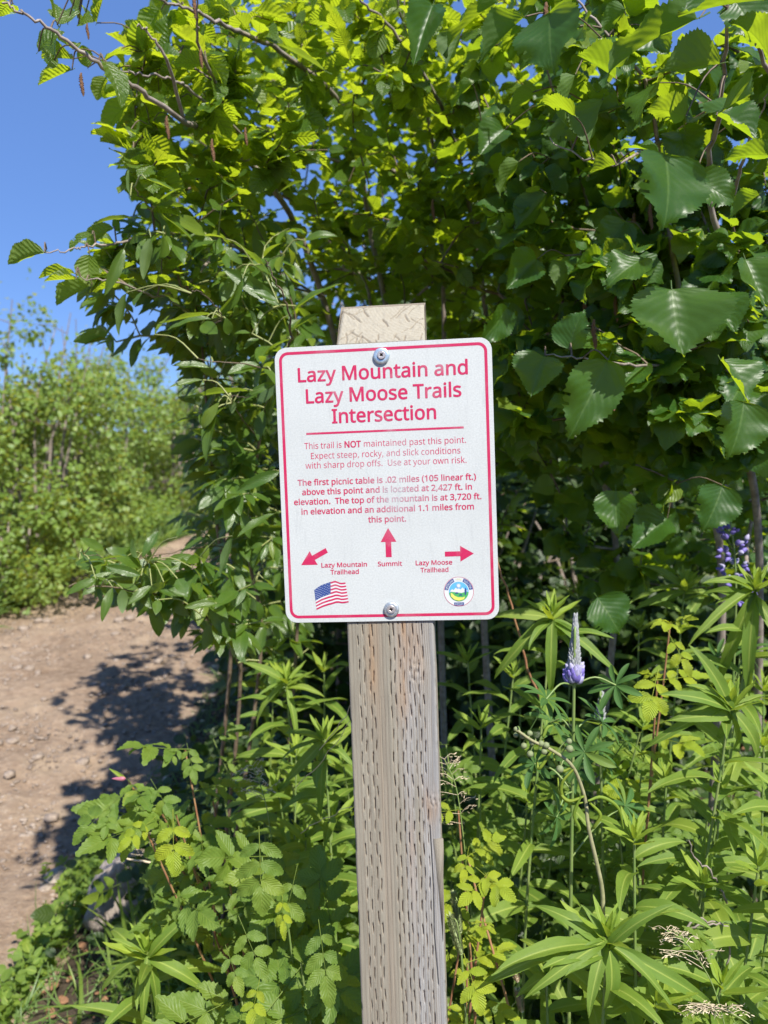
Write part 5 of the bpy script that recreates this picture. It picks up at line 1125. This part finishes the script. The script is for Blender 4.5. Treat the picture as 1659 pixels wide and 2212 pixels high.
STAR = {4: [(1061,2169),(1172,2178),(1272,2183),(1340,2209),(1457,2183),(1545,2230),(1090,2040),(1193,1989),(1277,1958),(1409,1989),(1120,2120),(1400,2110),(1240,2100)],
        3: [(1417,1638),(1558,1616),(1510,1480),(1659,1656),(1470,1520),(1659,1498),(1540,1420),(1610,1640),(1480,1580)], 0: [(1083,1471),(1189,1502),(1079,1348),(1290,1401),(1312,1467),(1140,1383),(1250,1440)],
        2: [(1519,1388),(1549,1502),(1633,1502),(1567,1240),(1615,1344),(1560,1300),(1690,1420)], 8: [(206,2159),(307,2212),(346,2212),(432,2154),(408,2000),(250,2024),(288,2173),(400,2110)], 1: [(1370,1283),(1420,1223),(1390,1330),(1560,1290)], 7: [(640,1700),(600,1640),(690,1760),(760,1650)], 6: [(560,1500),(540,1560),(640,1600),(690,1500)]}
for k_, tips_ in STAR.items():
    px, py, d, lab, ln = FW[k_]; rt = [o for o in bpy.data.objects if o.get('label') == lab][0]
    for i_, (tx_, ty_) in enumerate(tips_):
        b = U(px, py + 10 + 3 * i_, d); T_ = U(tx_, ty_, d - rng.uniform(-.01, .06)); D = T_ - b + [0, 0, .35 * np.linalg.norm(T_ - b)]; L_ = np.linalg.norm(T_ - b) * 1.12
        m = frames(b, D, np.array([0, -.5, .9]) - .3 * nrm(D), L_)[0]; m[:3, 0] *= np.clip(.085 / L_, .5, .95) * rng.uniform(.8, 1.15); m[:3, :3] = m[:3, :3] @ np.array(Matrix.Rotation(rng.uniform(-.5, .5), 3, 'Y')); link('leaf', K_FIR.meshes[[0, 1, 3, 6][i_ % 4]], rt, m)
FW2 = [(1040,1560,1.35),(1010,1420,1.7),(1110,1450,1.55),(1390,1560,1.35),(1600,1380,1.7),(1440,1680,1.15),(1560,1700,1.05),(1650,1600,1.25),(1640,1860,.95),(1520,1900,1.0),(1140,1720,1.25),
       (1180,2100,.95),(1420,2160,.86),(1560,2120,.92),(1330,1660,1.3),(640,1620,1.45),(700,1440,1.75),(720,1760,1.3),(660,1800,1.35),(600,1700,1.55),(740,1640,1.5),(590,1500,1.8),(560,1440,1.95),(1650,1480,1.5),(1380,1350,1.9),(1250,1280,2.0),(1120,1300,2.1),
       (1700,1700,1.0),(1740,1400,1.3),(1780,1950,.9),(700,2080,1.25)]
for k, (px, py, d) in enumerate(FW2):
    t = U(px, py, d); left = px < 830
    herb('willowherb', 'green willowherb stalk in the shaded thicket left of the post' if left else 'green willowherb stalk in the leafy thicket right of the post', 'wildflower', t, (t[0] + rng.uniform(-.05, .05), t[1] + rng.uniform(.02, .10)), K_FIR, 20, .105 + .01 * (d > 1.4), .25,
         seed=50 + k, group='willowherb thicket left of the post' if left else 'willowherb thicket right of the post', tip_n=6)

def rose(label, tops, base, kind, ln, mat, seed, group='wild roses', cat='rose bush', n=5, r=.0022, name='wild_rose'):
    rg = np.random.default_rng(seed); b = np.array([base[0], base[1], float(ground_z(*base)) - .02]); root = empty(name, b, label, cat, group)
    for tp in tops:
        tp = np.asarray(tp); P = smooth_path([b, (b + tp) / 2 + rg.normal(0, .03, 3) + [0, 0, .05], tp], 6)
        link('stem', mesh_from('stem', *tube_arrays(P, np.linspace(r * 1.3, r * .6, len(P)), 6), True, mat), root); a = rg.uniform(0, 6.28)
        for i in range(n):
            f = (i + 1) / n; t = .55 + .45 * f; p = np.array([np.interp(t, np.linspace(0, 1, len(P)), P[:, c]) for c in range(3)]); a += 2.4 + rg.uniform(-.3, .3)
            el = rg.uniform(-.1, .5); D = np.array([math.cos(a) * math.cos(el), math.sin(a) * math.cos(el) - .35, math.sin(el)])
            link('leaf', kind.meshes[int(rg.integers(kind.n))], root, frames(p, D, np.array([0, -.6, .9]) + rg.normal(0, .22, 3), ln * rg.uniform(.8, 1.1))[0])
    return root
ub = lambda x, y, d: U(x, y, d)
t = U(400, 1800, 1.25)
rs_ = rose('wild rose with red stems and a pink bud leaning over the trail edge', [ub(280,1690,1.15), ub(400,1620,1.2), ub(380,1760,1.12), ub(310,1780,1.1), ub(460,1730,1.25), ub(340,1740,1.15)], (t[0] + .16, t[1] + .12), K_ROS, .095, M_RSTEM, 1, n=5)
def hero_leaf(root, kind, k, bx, by, tx, ty, d, dt=-.03, w=1.0, n=(0, -.75, .6), label=None):
    b = U(bx, by, d); D = U(tx, ty, d + dt) - b; m = frames(b, D, np.array(n, float), np.linalg.norm(D))[0]; m[:3, 0] *= w
    link('leaf', kind.meshes[k % kind.n], root, m, label=label)
hero_leaf(rs_, K_RAS, 1, 374,1760, 375,1880, 1.02, w=1.2, label='bright yellow green leaf of five leaflets'); hero_leaf(rs_, K_RAS, 2, 330,1770,260,1830,1.05); hero_leaf(rs_, K_ROS, 0, 260,1720,165,1810,1.08); hero_leaf(rs_, K_ROS, 2, 240,1745,225,1800,1.06, w=1.1)
hero_leaf(rs_, K_ROS, 4, 405,1612,420,1680,1.18); hero_leaf(rs_, K_ROS, 1, 395,1612,355,1650,1.18); hero_leaf(rs_, K_ROS, 3, 330,1690,370,1760,1.1)
# pink bud
bp_ = U(272, 1682, 1.15)
pr_ = [(0, 0), (.0028, .002), (.0038, .006), (.0030, .012), (.0014, .018), (.0004, .021)]
mb = lathe(pr_, 10); Mb = frames(bp_, np.array([0.0, 0, 1]), np.array([-.85, 0, .35]), 1)[0]
link('bud', mesh_from('bud', *mb, True, simple_mat('pink_rose_bud', (.30, .07, .12), .5, c2=(.40, .16, .20), scale=200)), rs_, Mb, label='pink pointed flower bud')
link('leaf', K_FIY.meshes[1], rs_, frames(bp_, np.array([-.8, 0, .5]), np.array([0, -1, .3]), .03)[0])
t = U(600, 1950, 1.0)
r2 = rose('dark leaved wild rose left of the post at the bottom of the picture', [ub(566,1850,1.1), ub(620,1980,1.02), ub(690,1900,1.1), ub(650,2080,.98), ub(720,2020,1.05), ub(590,2170,.98), ub(520,2150,1.02), ub(730,2160,1.0)], (t[0], t[1] + .1), K_ROS, .125, M_STEM, 2, n=4)
hero_leaf(r2, K_ROS, 0, 560,1800,565,1960,.95, w=1.15); hero_leaf(r2, K_ROS, 3, 640,1880,610,2010,.98); hero_leaf(r2, K_RAS, 2, 610,1930,612,2020,.95, w=.7, label='twisted yellow green leaf'); hero_leaf(r2, K_ROS, 5, 490,2050,520,2140,.92); hero_leaf(r2, K_ROS, 1, 520,1990,570,2110,.93)
hero_leaf(r2, K_ROS, 2, 690,2000,710,2150,.92); hero_leaf(r2, K_RAS, 0, 560,2120,540,2210,.9)
t = U(1030, 2000, 1.0)
r3 = rose('bright yellow green rose shoots pressed against the right edge of the post', [ub(1010,1850,1.0), ub(1050,1890,.98), ub(1000,1990,1.0), ub(1010,2080,.98), ub(1030,2170,.95), ub(990,1750,1.05)], (t[0] + .02, t[1] + .06), K_RAS, .06, M_RSTEM, 3, n=4)
hero_leaf(r3, K_RAS, 1, 1035,1880,1105,1940,.9, w=1.2); hero_leaf(r3, K_RAS, 0, 1050,1890,1000,1950,.9, w=1.1); hero_leaf(r3, K_RAS, 3, 1005,2070,1040,2180,.86, w=1.3); hero_leaf(r3, K_RAS, 2, 1012,1835,1000,1900,.92)
t = U(1440, 1500, 1.25)
r4 = rose('pale yellow green rose shoot standing between willowherb leaves right of the lupin', [ub(1448,1345,1.18), ub(1420,1470,1.1)], (t[0], t[1] + .08), K_RAS, .075, M_RSTEM, 4, n=4)
hero_leaf(r4, K_RAS, 1, 1420,1455,1400,1545,1.0, w=1.4); hero_leaf(r4, K_RAS, 2, 1445,1370,1490,1450,1.05, w=.9); hero_leaf(r4, K_RAS, 0, 1450,1345,1500,1335,1.1, w=.7)
for k, (px, py, d) in enumerate([(1110,1640,1.3),(1480,1760,1.2),(1290,1560,1.35),(700,1950,1.3),(560,1650,1.7),(1050,1700,1.4),(1600,2000,1.05),(640,1850,1.4)]):
    t = U(px, py, d); rose('leafy rose shoot deep in the thicket', [t + rng.normal(0, .06, 3) for _ in range(4)], (t[0], t[1] + .08), K_ROS, .075, M_STEM, 20 + k, group='rose shoots in the thicket', n=5)

# lupins
M_LUPG = simple_mat('silvery_lupin_bud', (.22, .24, .22), .8, c2=(.40, .41, .43), scale=500, bump=.5)
M_LUPP = simple_mat('violet_lupin_petal', (.10, .07, .32), .6, c2=(.22, .18, .46), scale=150)
M_LUPW = simple_mat('pale_lilac_petal', (.26, .24, .40), .6, c2=(.40, .38, .52), scale=150)
def bud_mesh(name, mat, fat=1.0):
    pr = [(0, 0), (.30 * fat, .12), (.36 * fat, .4), (.22 * fat, .75), (.02, 1.0)]; V, F, UV = lathe(pr, 7); V = V[:, [0, 2, 1]]; return mesh_from(name, V, F, UV, True, mat)
BUDG, BUDP, BUDW = bud_mesh('bud', M_LUPG, .75), bud_mesh('petal', M_LUPP, 1.0), bud_mesh('petal', M_LUPW, 1.0)
def lupin(label, top, low, base, leaves, rows, flowers, seed, wid=.010, loose=False):
    rg = np.random.default_rng(seed); top = np.asarray(top); low = np.asarray(low); b = np.array([base[0], base[1], float(ground_z(*base)) - .02])
    root = empty('lupin', b, label, 'wildflower', 'lupins'); P = smooth_path([b, (b + low) / 2 + rg.normal(0, .01, 3), low, top], 6)
    link('stem', mesh_from('stem', *tube_arrays(P, np.linspace(.0035, .0012, len(P)), 7), True, M_STEM), root)
    ax = nrm(top - low); e1 = nrm(np.cross(ax, [0, 1, .1])); e2 = np.cross(ax, e1)
    if not loose:
        nb_ = rows * 7
        for k in range(nb_):
            f = k / nb_; a = k * 2.39996; el = .75 + .55 * f; D = (e1 * math.cos(a) + e2 * math.sin(a)) * math.cos(el) + ax * math.sin(el)
            isf = f < flowers / rows; R_l = wid * (.62 - .42 * f ** 1.3) * (1.25 if isf else 1)
            s = (.0125 if isf else .0105) * (1.1 - .45 * f) * rg.uniform(.85, 1.15)
            link('flower' if isf else 'bud', (BUDP if rg.random() < .55 else BUDW) if isf else BUDG, root, frames(low + (top - low) * f + D * R_l * .5, D, ax, s)[0])
    else:
        for r_ in range(rows):
            f = r_ / (rows - 1); c = low * (1 - f) + top * f; m = 5
            for k in range(m):
                if rg.random() < (.30 if r_ < flowers else 0): continue
                a = k * 6.28 / m + r_ * .9 + rg.uniform(-.4, .4); el = rg.uniform(-.1, .5) + .7 * f; D = (e1 * math.cos(a) + e2 * math.sin(a)) * math.cos(el) + ax * math.sin(el)
                isf = r_ < flowers; p = c + D * wid * (1.15 - .7 * f) * rg.uniform(.7, 1.1) + rg.normal(0, .002, 3)
                if isf:
                    link('flower_stalk', mesh_from('flower_stalk', *tube_arrays(np.array([c, (c + p) / 2, p]), .0006, 4), True, M_STEM), root)
                    for b_ in range(3): link('flower', BUDP if rg.random() < .75 else BUDW, root, frames(p + rg.normal(0, .0025, 3), D + [0, 0, .5 - b_ * .5] + rg.normal(0, .3, 3), ax, .013 * rg.uniform(.7, 1.1))[0])
                else: link('bud', BUDG, root, frames(c + D * .003, D, ax, .012 * (1.1 - .3 * f))[0])
    for (p, d_) in leaves:
        p = np.asarray(p); e = P[int(np.argmin(np.linalg.norm(P - (p + [0, 0, -.02]), axis=1)))]
        link('leaf_stalk', mesh_from('leaf_stalk', *tube_arrays(smooth_path([e, (e + p) / 2 + [0, 0, .01], p], 4), .0012, 5), True, M_STEM), root)
        link('leaf', K_LUP.meshes[int(rg.integers(4))], root, frames(p, np.array([rg.uniform(-.5, .5), -.25, .25]), np.array(d_, float) + rg.normal(0, .15, 3), rg.uniform(.068, .085))[0])
    return root
lupin('lupin with a tall silvery bud spike opening violet at its foot', ub(1243,1335,.95), ub(1240,1480,.95), (ub(1250,1800,1.02)[0], 1.03), [(ub(1180,1510,.93),(-.2,-.5,.9)),(ub(1330,1480,.95),(.2,-.6,.8)),(ub(1263,1625,.90),(0,-.7,.7)),(ub(1202,1765,.95),(0,-.8,.6)),(ub(1350,1740,1.0),(.1,-.7,.7)),(ub(1190,1560,.98),(0,-.4,.9)),(ub(1300,1560,.98),(0,-.3,.9)),(ub(1155,1650,1.0),(-.2,-.6,.8))], 30, 6, 1, .012)
lupin('lupin with open violet flowers in the shade at the right, under the alder', ub(1567,1055,1.4), ub(1590,1300,1.42), (ub(1590,1800,1.5)[0], 1.55), [(ub(1550,1420,1.4),(0,-.5,.9)),(ub(1620,1400,1.45),(0,-.5,.9))], 11, 8, 2, .024, loose=True)
lupin('budding lupin half hidden by leaves behind the first lupin', ub(1300,1500,1.15), ub(1296,1560,1.15), (ub(1300,1900,1.2)[0], 1.3), [(ub(1290,1620,1.1),(0,-.5,.9)),(ub(1350,1600,1.15),(.2,-.5,.9)),(ub(1240,1660,1.1),(-.2,-.6,.8))], 8, 0, 3, .006)

# nodding flower stalk with curled bracts
root = empty('nodding_flower_stalk', U(1305, 2212, 1.0) * [1, 1, 0] + [0, 0, ground_z(.3, 1.0)], 'drooping hairy flower stalk with round green buds, bent over in front of the lupin leaves', 'wildflower')
Pn = smooth_path(np.vstack([[U(1310, 2212, 1.0)[0], 1.02, ground_z(.3, 1.0)], pl((1308,2120,.95),(1303,1985,.90),(1299,1910,.89),(1272,1791,.88),(1263,1722,.88),(1237,1656,.87),(1193,1621,.86),(1150,1600,.855),(1118,1578,.85))]), 5)
link('stem', mesh_from('stem', *tube_arrays(Pn, np.linspace(.0030, .0014, len(Pn)), 8), True, simple_mat('hairy_brown_green_stem', (.20, .20, .09), .7, c2=(.34, .32, .17), scale=120, bump=.4)), root)
M_NB = simple_mat('pale_green_bud', (.13, .18, .07), .7, c2=(.26, .28, .14), scale=400, bump=.4); nb = mesh_from('bud', *lathe([(0, 0), (.3, .1), (.5, .4), (.48, .7), (.25, .95), (0, 1.0)], 10), True, M_NB)
for k, (px, py, s) in enumerate([(1126,1588,.007),(1142,1583,.007),(1128,1608,.0075),(1146,1625,.008),(1155,1600,.0075),(1164,1605,.0075),(1172,1622,.0075),(1178,1608,.008),(1229,1615,.009),(1228,1600,.007),(1209,1665,.009),(1117,1570,.006),(1112,1585,.006)]):
    p = U(px, py, .86); e = Pn[int(np.argmin(np.linalg.norm(Pn - p, axis=1)))]; D = np.array([rng.uniform(-1, 1), rng.uniform(-.6, 0), rng.uniform(-.6, .8)])
    link('bud', nb, root, frames(p, D, np.array([0, -1, .1]), s * .95)[0])
    link('bud_stalk', mesh_from('bud_stalk', *tube_arrays(smooth_path([e, (e + p) / 2 + [0, 0, .003], p], 3), .0008, 4), True, M_STEM), root)
for pts in ([(1237,1656),(1215,1665),(1200,1645),(1195,1625)],[(1240,1660),(1215,1690),(1215,1720),(1235,1736),(1262,1733)],[(1262,1720),(1230,1730),(1210,1712),(1205,1680)],[(1193,1621),(1165,1660),(1160,1640)],[(1168,1618),(1180,1575),(1195,1566)],[(1270,1730),(1300,1722),(1335,1745),(1347,1790)],[(1255,1720),(1240,1760),(1252,1790),(1245,1800)],[(1275,1735),(1297,1760),(1285,1785),(1280,1790)]):
    Pc = smooth_path(pl(*[(a_, b_, .87 + .003 * i) for i, (a_, b_) in enumerate(pts)]), 5); V, F, UV = tube_arrays(Pc, .0016 * np.sin(np.linspace(.5, 3.0, len(Pc))) + .0005, 5)
    link('curled_bract', mesh_from('curled_bract', V, F, UV, True, M_FIREY), root)

# timothy heads, dry grass heads
def grass_head(label, base, low, top, seed, w=.0042, mat=None, group='timothy grass heads'):
    b = np.array([base[0], base[1], float(ground_z(*base))]); root = empty('timothy_grass', b, label, 'grass', group); P = smooth_path([b, (b + low) / 2 + [.01, 0, 0], low, top], 6)
    link('stem', mesh_from('stem', *tube_arrays(P, np.linspace(.0012, .0007, len(P)), 5), True, M_STEM), root)
    rg = np.random.default_rng(seed); n = 620; t = rg.uniform(0, 1, n); a = rg.uniform(0, 6.28, n); ax = nrm(top - low); s1 = nrm(np.cross(ax, [0, 1, 0])); s2 = np.cross(ax, s1)
    out = s1 * np.cos(a)[:, None] + s2 * np.sin(a)[:, None]; rr = w * np.sin(np.pi * np.clip(t * .93 + .05, 0, 1)) ** .35
    M = frames(low + (top - low) * t[:, None] + out * (rr * .7)[:, None], out * .7 + ax * .8, out, .0042)
    tmpl = [(np.array([(-.12, 0, 0), (.12, 0, 0), (.10, .6, .08), (-.10, .6, .08), (0, 1.2, .0), (0, 1.21, 0)], float), np.array([[0, 1, 2, 3], [3, 2, 5, 4]]), np.full((6, 2), .5))]
    link('seed_head', merge('seed_head', tmpl, np.zeros(n, int), M, mat or M_TIM), root, kind='stuff'); 
    V, F, UV = tube_arrays(np.array([low, (low + top) / 2, top]), [w * .6, w * .75, w * .2], 8); link('seed_core', mesh_from('seed_core', V, F, UV, True, mat or M_TIM), root)
    return root
M_TIM = simple_mat('timothy_seed_green', (.16, .22, .07), .7, c2=(.36, .40, .20), scale=300)
grass_head('timothy grass head touching the right edge of the post, the upper one', (.13, .98), ub(994,2014,.90), ub(980,1930,.90), 1); grass_head('timothy grass head touching the right edge of the post, the lower one', (.12, .97), ub(996,2060,.88), ub(972,1978,.88), 2)
grass_head('dull brown grass head below the bright rose leaves right of the post', (.17, .98), ub(1118,2120,.95), ub(1106,2070,.95), 3, .0035, M_DRY)
grass_head('dry brown grass head at the bottom, beside the star shaped willowherb', (.17, 1.0), ub(1128,2185,.95), ub(1118,2140,.95), 4, .0035, M_DRY)
def panicle(label, pts, d, seed):
    rg = np.random.default_rng(seed); P = smooth_path(pl(*[(a_, b_, d) for a_, b_ in pts]), 5); root = empty('seeding_grass', [P[-1][0], P[-1][1] + .05, ground_z(P[-1][0], P[-1][1])], label, 'grass', 'seeding grasses')
    Pf = np.vstack([P, [P[-1][0] + .02, P[-1][1] + .05, ground_z(P[-1][0], P[-1][1])]])
    link('stem', mesh_from('stem', *tube_arrays(Pf, .0008, 5), True, M_STEM), root); tw = []; ms = []
    for k in range(16):
        i = int(len(P) * .62 * k / 16); e = P[i]; sg = -1 if k % 2 else .5
        q = e + np.array([sg * rg.uniform(.012, .034), rg.uniform(-.01, .01), rg.uniform(-.004, .012)]) * (1.0 + k * .04); tw.append(tube_arrays(smooth_path([e, (e + q) / 2 + [0, 0, .004], q], 3), .0004, 3))
        for t in np.linspace(.3, 1, 9): ms.append(frames(e + (q - e) * t + rg.normal(0, .0012, 3), q - e + rg.normal(0, .01, 3), rg.normal(0, 1, 3), .005)[0])
    link('seed_branches', mesh_from('seed_branches', *cat_arrays(tw), True, M_DRY), root, kind='stuff')
    tmpl = [leaf_shape('lupin', 3, 4, 3, petiole=0)]; link('seeds', merge('seeds', tmpl, np.zeros(len(ms), int), np.array(ms), M_DRY), root, kind='stuff')
panicle('arching grass with pale seed sprays at the bottom right', [(1440,2010),(1475,2030),(1510,2075),(1540,2130),(1565,2212)], .88, 1); panicle('low grass with pale seed sprays in the bottom right corner', [(1500,2190),(1550,2180),(1600,2200),(1650,2240)], .86, 2)
panicle('thin grass with faint seed sprays over the stones at the trail edge', [(300,1770),(320,1810),(335,1870),(345,1950)], 1.6, 3); panicle('thin grass with faint seed sprays left of the post', [(545,1655),(560,1690),(575,1740),(585,1800)], 1.2, 4)
panicle('fine grass leaning at the right of the post above the timothy heads', [(960,1640),(985,1700),(1000,1800),(1010,1900)], 1.05, 5)

# twigs, straws and dry stalks
def stick(name, label, pts, r, mat, cat='twig', group=None, ext=None):
    P = pl(*pts)
    if ext is not None: P = np.vstack([P, ext])
    P = smooth_path(P, 5); P[1:-1] += rng.normal(0, .0012, (len(P) - 2, 3)); V, F, UV = tube_arrays(P, np.linspace(r, r * .5, len(P)), 6)
    return tag(link(name, mesh_from(name, V, F, UV, True, mat)), label, cat, group)
stick('dry_stalk', 'straight pale straw lying across the boulder behind the rose leaves', [(452,1878,1.45),(360,1868,1.45),(274,1855,1.45)], .0032, M_DRY)
stick('orange_stalk', 'thin orange brown stem rising right of the sign corner', [(1190,1560,1.3),(1184,1542,1.3),(1149,1467,1.28),(1127,1396,1.26),(1105,1308,1.24),(1074,1212,1.22),(1062,1170,1.22)], .0026, M_RSTEM, 'stem')
for k, pts in enumerate([[(1570,1950,1.02),(1556,1915,1.0),(1530,1880,.98),(1500,1850,.97),(1488,1815,.96)], [(1480,2010,.95),(1500,1988,.95),(1530,1990,.95),(1578,1997,.98)], [(1480,2008,.95),(1510,2000,.94),(1560,1996,.95),(1585,2010,.97)], [(1555,2130,.98),(1570,2080,.97),(1575,2020,.96),(1545,2000,.96)]]):
    stick('bare_twig', ['bare grey twig poking up among leaves at the right', 'pale curved twig at the right, arching over the seeding grass', 'pale twig crossing below the curved twig at the right', 'thin dark twig hanging down at the lower right'][k], pts, .0016, M_BARK, group='bare twigs at the right')
for k, pts in enumerate([[(650,1800,1.2),(700,1770,1.1),(760,1742,1.0)], [(690,1620,1.1),(740,1560,1.0),(763,1500,.98)], [(640,1700,1.2),(700,1640,1.1),(757,1555,1.02)]]):
    stick('grass_stem', ['long fine grass stem reaching the left edge of the post, lowest of three', 'long fine grass stem touching the left post edge near the knot, steepest of three', 'long fine grass stem at the left post edge, middle of three'][k], pts, .0007, M_DRY, 'grass', 'fine grass stems by the post')

# ------------------------------------------------------------------ ground cover: grasses, small herbs, undergrowth
def cover(name, label, n, xf, leaves, s0, s1, mat, up=(.6, 1.2), lift=(0, 0), side=1.0, kind='stuff', keepf=None):
    x, y = xf(n)
    if keepf is not None: k = keepf(x, y); x, y = x[k], y[k]
    n = len(x); z = ground_z(x, y) + rng.uniform(lift[0], lift[1], n); a = rng.uniform(0, 6.28, n); u_ = rng.uniform(up[0], up[1], n)
    D = np.stack([np.cos(a) * side, np.sin(a) * side, u_], -1); Nn = rng.normal(0, .35, (n, 3)) + [0, -.5, .8]
    M = frames(np.stack([x, y, z], -1), D, Nn, rng.uniform(s0, s1, n)); o = link(name, merge(name, leaves, rng.integers(0, len(leaves), n), M, mat)); return tag(o, label, None, None, kind)
def offtrail(m=.0): return lambda x, y: ~((x < np.interp(y, XT, XR) - m - .05 * (vnoise(y * 4, x * 4, 61) - .3)) & (x > np.interp(y, XT, XL) + m + .08 * (vnoise(y * 3, x * 3, 62) - .3)))
blades = [leaf_shape('blade', 500 + i, 6, 3, petiole=0, droop=[.5, 1.0, .3, 1.3][i]) for i in range(4)]
def area(x0, x1, y0, y1): return lambda n: (rng.uniform(x0, x1, n), rng.uniform(y0, y1, n))
cover('grass', 'green grass tufts along the right edge of the trail', 5200, area(-1.3, .2, 1.2, 5.5), blades, .04, .14, M_GRASS, (.8, 2.2), keepf=offtrail(.06))
cover('grass', 'tall grass and weeds on the far bank of the trail', 14000, area(-5.5, -2.3, 3.6, 9.5), blades, .15, .50, M_GRASS, (1.0, 2.4), keepf=offtrail(.05))
cover('grass', 'grass blades among the plants right of the post', 3500, area(.0, 1.7, .75, 2.3), blades, .12, .45, M_GRASS, (1.2, 2.6))
cover('grass', 'grass at the far end of the trail', 5000, area(-3.2, .5, 8.5, 13), blades, .15, .40, M_BG, (1.0, 2.4), keepf=offtrail(.0))
small = [leaf_shape('round', 520 + i, 6, 3, petiole=.2) for i in range(4)]; trefoil = [compound(530 + i, 5, 6, 3) for i in range(3)]
def clump(x0, x1, y0, y1, m, r):
    def f(n):
        cx_, cy_ = rng.uniform(x0, x1, m), rng.uniform(y0, y1, m); k = rng.integers(0, m, n); return cx_[k] + rng.normal(0, r, n), cy_[k] + rng.normal(0, r, n)
    return f
cover('ground_cover', 'low leafy weeds and clover at the right edge of the trail', 5200, clump(-1.05, -.1, 1.25, 3.2, 80, .07), small, .015, .036, M_ROSE, (.1, .7), (.01, .10), keepf=lambda x, y: offtrail(.05)(x, y) & ~((np.abs(x + .72) < .2) & (y < 2.35) & (y > 1.55)))
cover('ground_cover', 'small compound leaved weeds beside the boulder', 900, clump(-1.0, -.1, 1.25, 2.6, 50, .07), trefoil, .04, .07, M_ROSE, (.1, .8), (.02, .10), keepf=lambda x, y: offtrail(.08)(x, y) & ~((np.abs(x + .72) < .2) & (y < 2.35) & (y > 1.4)))
cover('ground_cover', 'leafy weeds on the far bank of the trail', 8000, clump(-5.5, -2.6, 3.8, 9, 120, .14), small, .03, .06, M_BG, (.1, .8), (.02, .35), keepf=offtrail(.08))
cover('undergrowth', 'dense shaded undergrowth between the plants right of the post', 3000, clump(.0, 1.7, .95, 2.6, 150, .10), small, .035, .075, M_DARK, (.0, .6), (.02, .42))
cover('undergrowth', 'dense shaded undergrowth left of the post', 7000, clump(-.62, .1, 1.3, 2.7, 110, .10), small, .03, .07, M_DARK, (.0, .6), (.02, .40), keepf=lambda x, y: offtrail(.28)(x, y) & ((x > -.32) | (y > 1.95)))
cover('undergrowth', 'compound leaved undergrowth among the willowherb stalks', 600, clump(-.5, 1.6, 1.0, 2.4, 90, .10), trefoil, .07, .11, M_ROSE, (.0, .6), (.05, .40), keepf=lambda x, y: offtrail(.25)(x, y) & ((x > -.05) | (y > 1.6)))
cover('undergrowth', 'long leaved undergrowth among the willowherb stalks', 700, clump(-.45, 1.7, 1.0, 2.5, 120, .12), K_FIR.light, .08, .13, M_FIRE, (-.1, .6), (.05, .32), keepf=lambda x, y: offtrail(.25)(x, y) & ((x > -.2) | (y > 1.7)))
cover('leaf_litter', 'dry brown leaf litter under the shrubs', 3500, area(-.9, 2, .8, 4), small, .014, .03, M_CATKIN, (.0, .15), (.005, .02), keepf=offtrail(.02))
nob = lambda x, y: offtrail(.02)(x, y) & ~((np.abs(x + .72) < .19) & (y < 2.3) & (y > 1.45))
cover('ground_cover', 'pale green seedlings and clover at the lower left beside the trail', 4200, clump(-1.08, -.35, 1.2, 2.5, 80, .07), small, .014, .034, M_FIRE, (.1, .9), (.01, .10), keepf=nob)
cover('grass', 'short bright grass at the lower left beside the trail', 2600, clump(-1.05, -.3, 1.2, 2.6, 60, .07), blades, .05, .16, M_GRASS, (.8, 2.4), keepf=nob)
cover('grass', 'long dark grass around the willow stems', 1600, clump(-.6, -.15, 1.8, 2.5, 50, .06), blades, .14, .34, M_ROSE, (1.5, 3.0), keepf=lambda x, y: offtrail(.15)(x, y) & (y > 1.7))
cover('grass', 'tall pale weeds and grass in front of the shrubs across the trail', 7000, area(-4.1, -2.3, 4.6, 9.5), blades, .18, .50, M_GRASS, (1.2, 3.0), keepf=offtrail(.03))
cover('ground_cover', 'pale leafy weeds in front of the shrubs across the trail', 6000, clump(-4.1, -2.4, 4.6, 9.5, 120, .12), small, .03, .06, M_FIRE, (.1, .9), (.03, .45), keepf=offtrail(.05))
cover('leaf_litter', 'dry leaf and twig scraps scattered on the trail', 700, lambda n: (np.interp(yy_ := rng.uniform(1.6, 7, n), XT, XR) - rng.uniform(0, 1, n) ** 1.6 * 1.9, yy_), small, .012, .035, M_DRY, (.0, .15), (-.005, .012))
cover('grass', 'scattered small grass blades creeping over the trail edge', 1500, lambda n: (np.interp(yy_ := rng.uniform(1.6, 7, n), XT, XR) - rng.uniform(-.1, 1, n) ** 3 * .5, yy_), blades, .02, .07, M_GRASS, (.5, 1.6), (-.01, .0))
print('objects', len(bpy.data.objects))
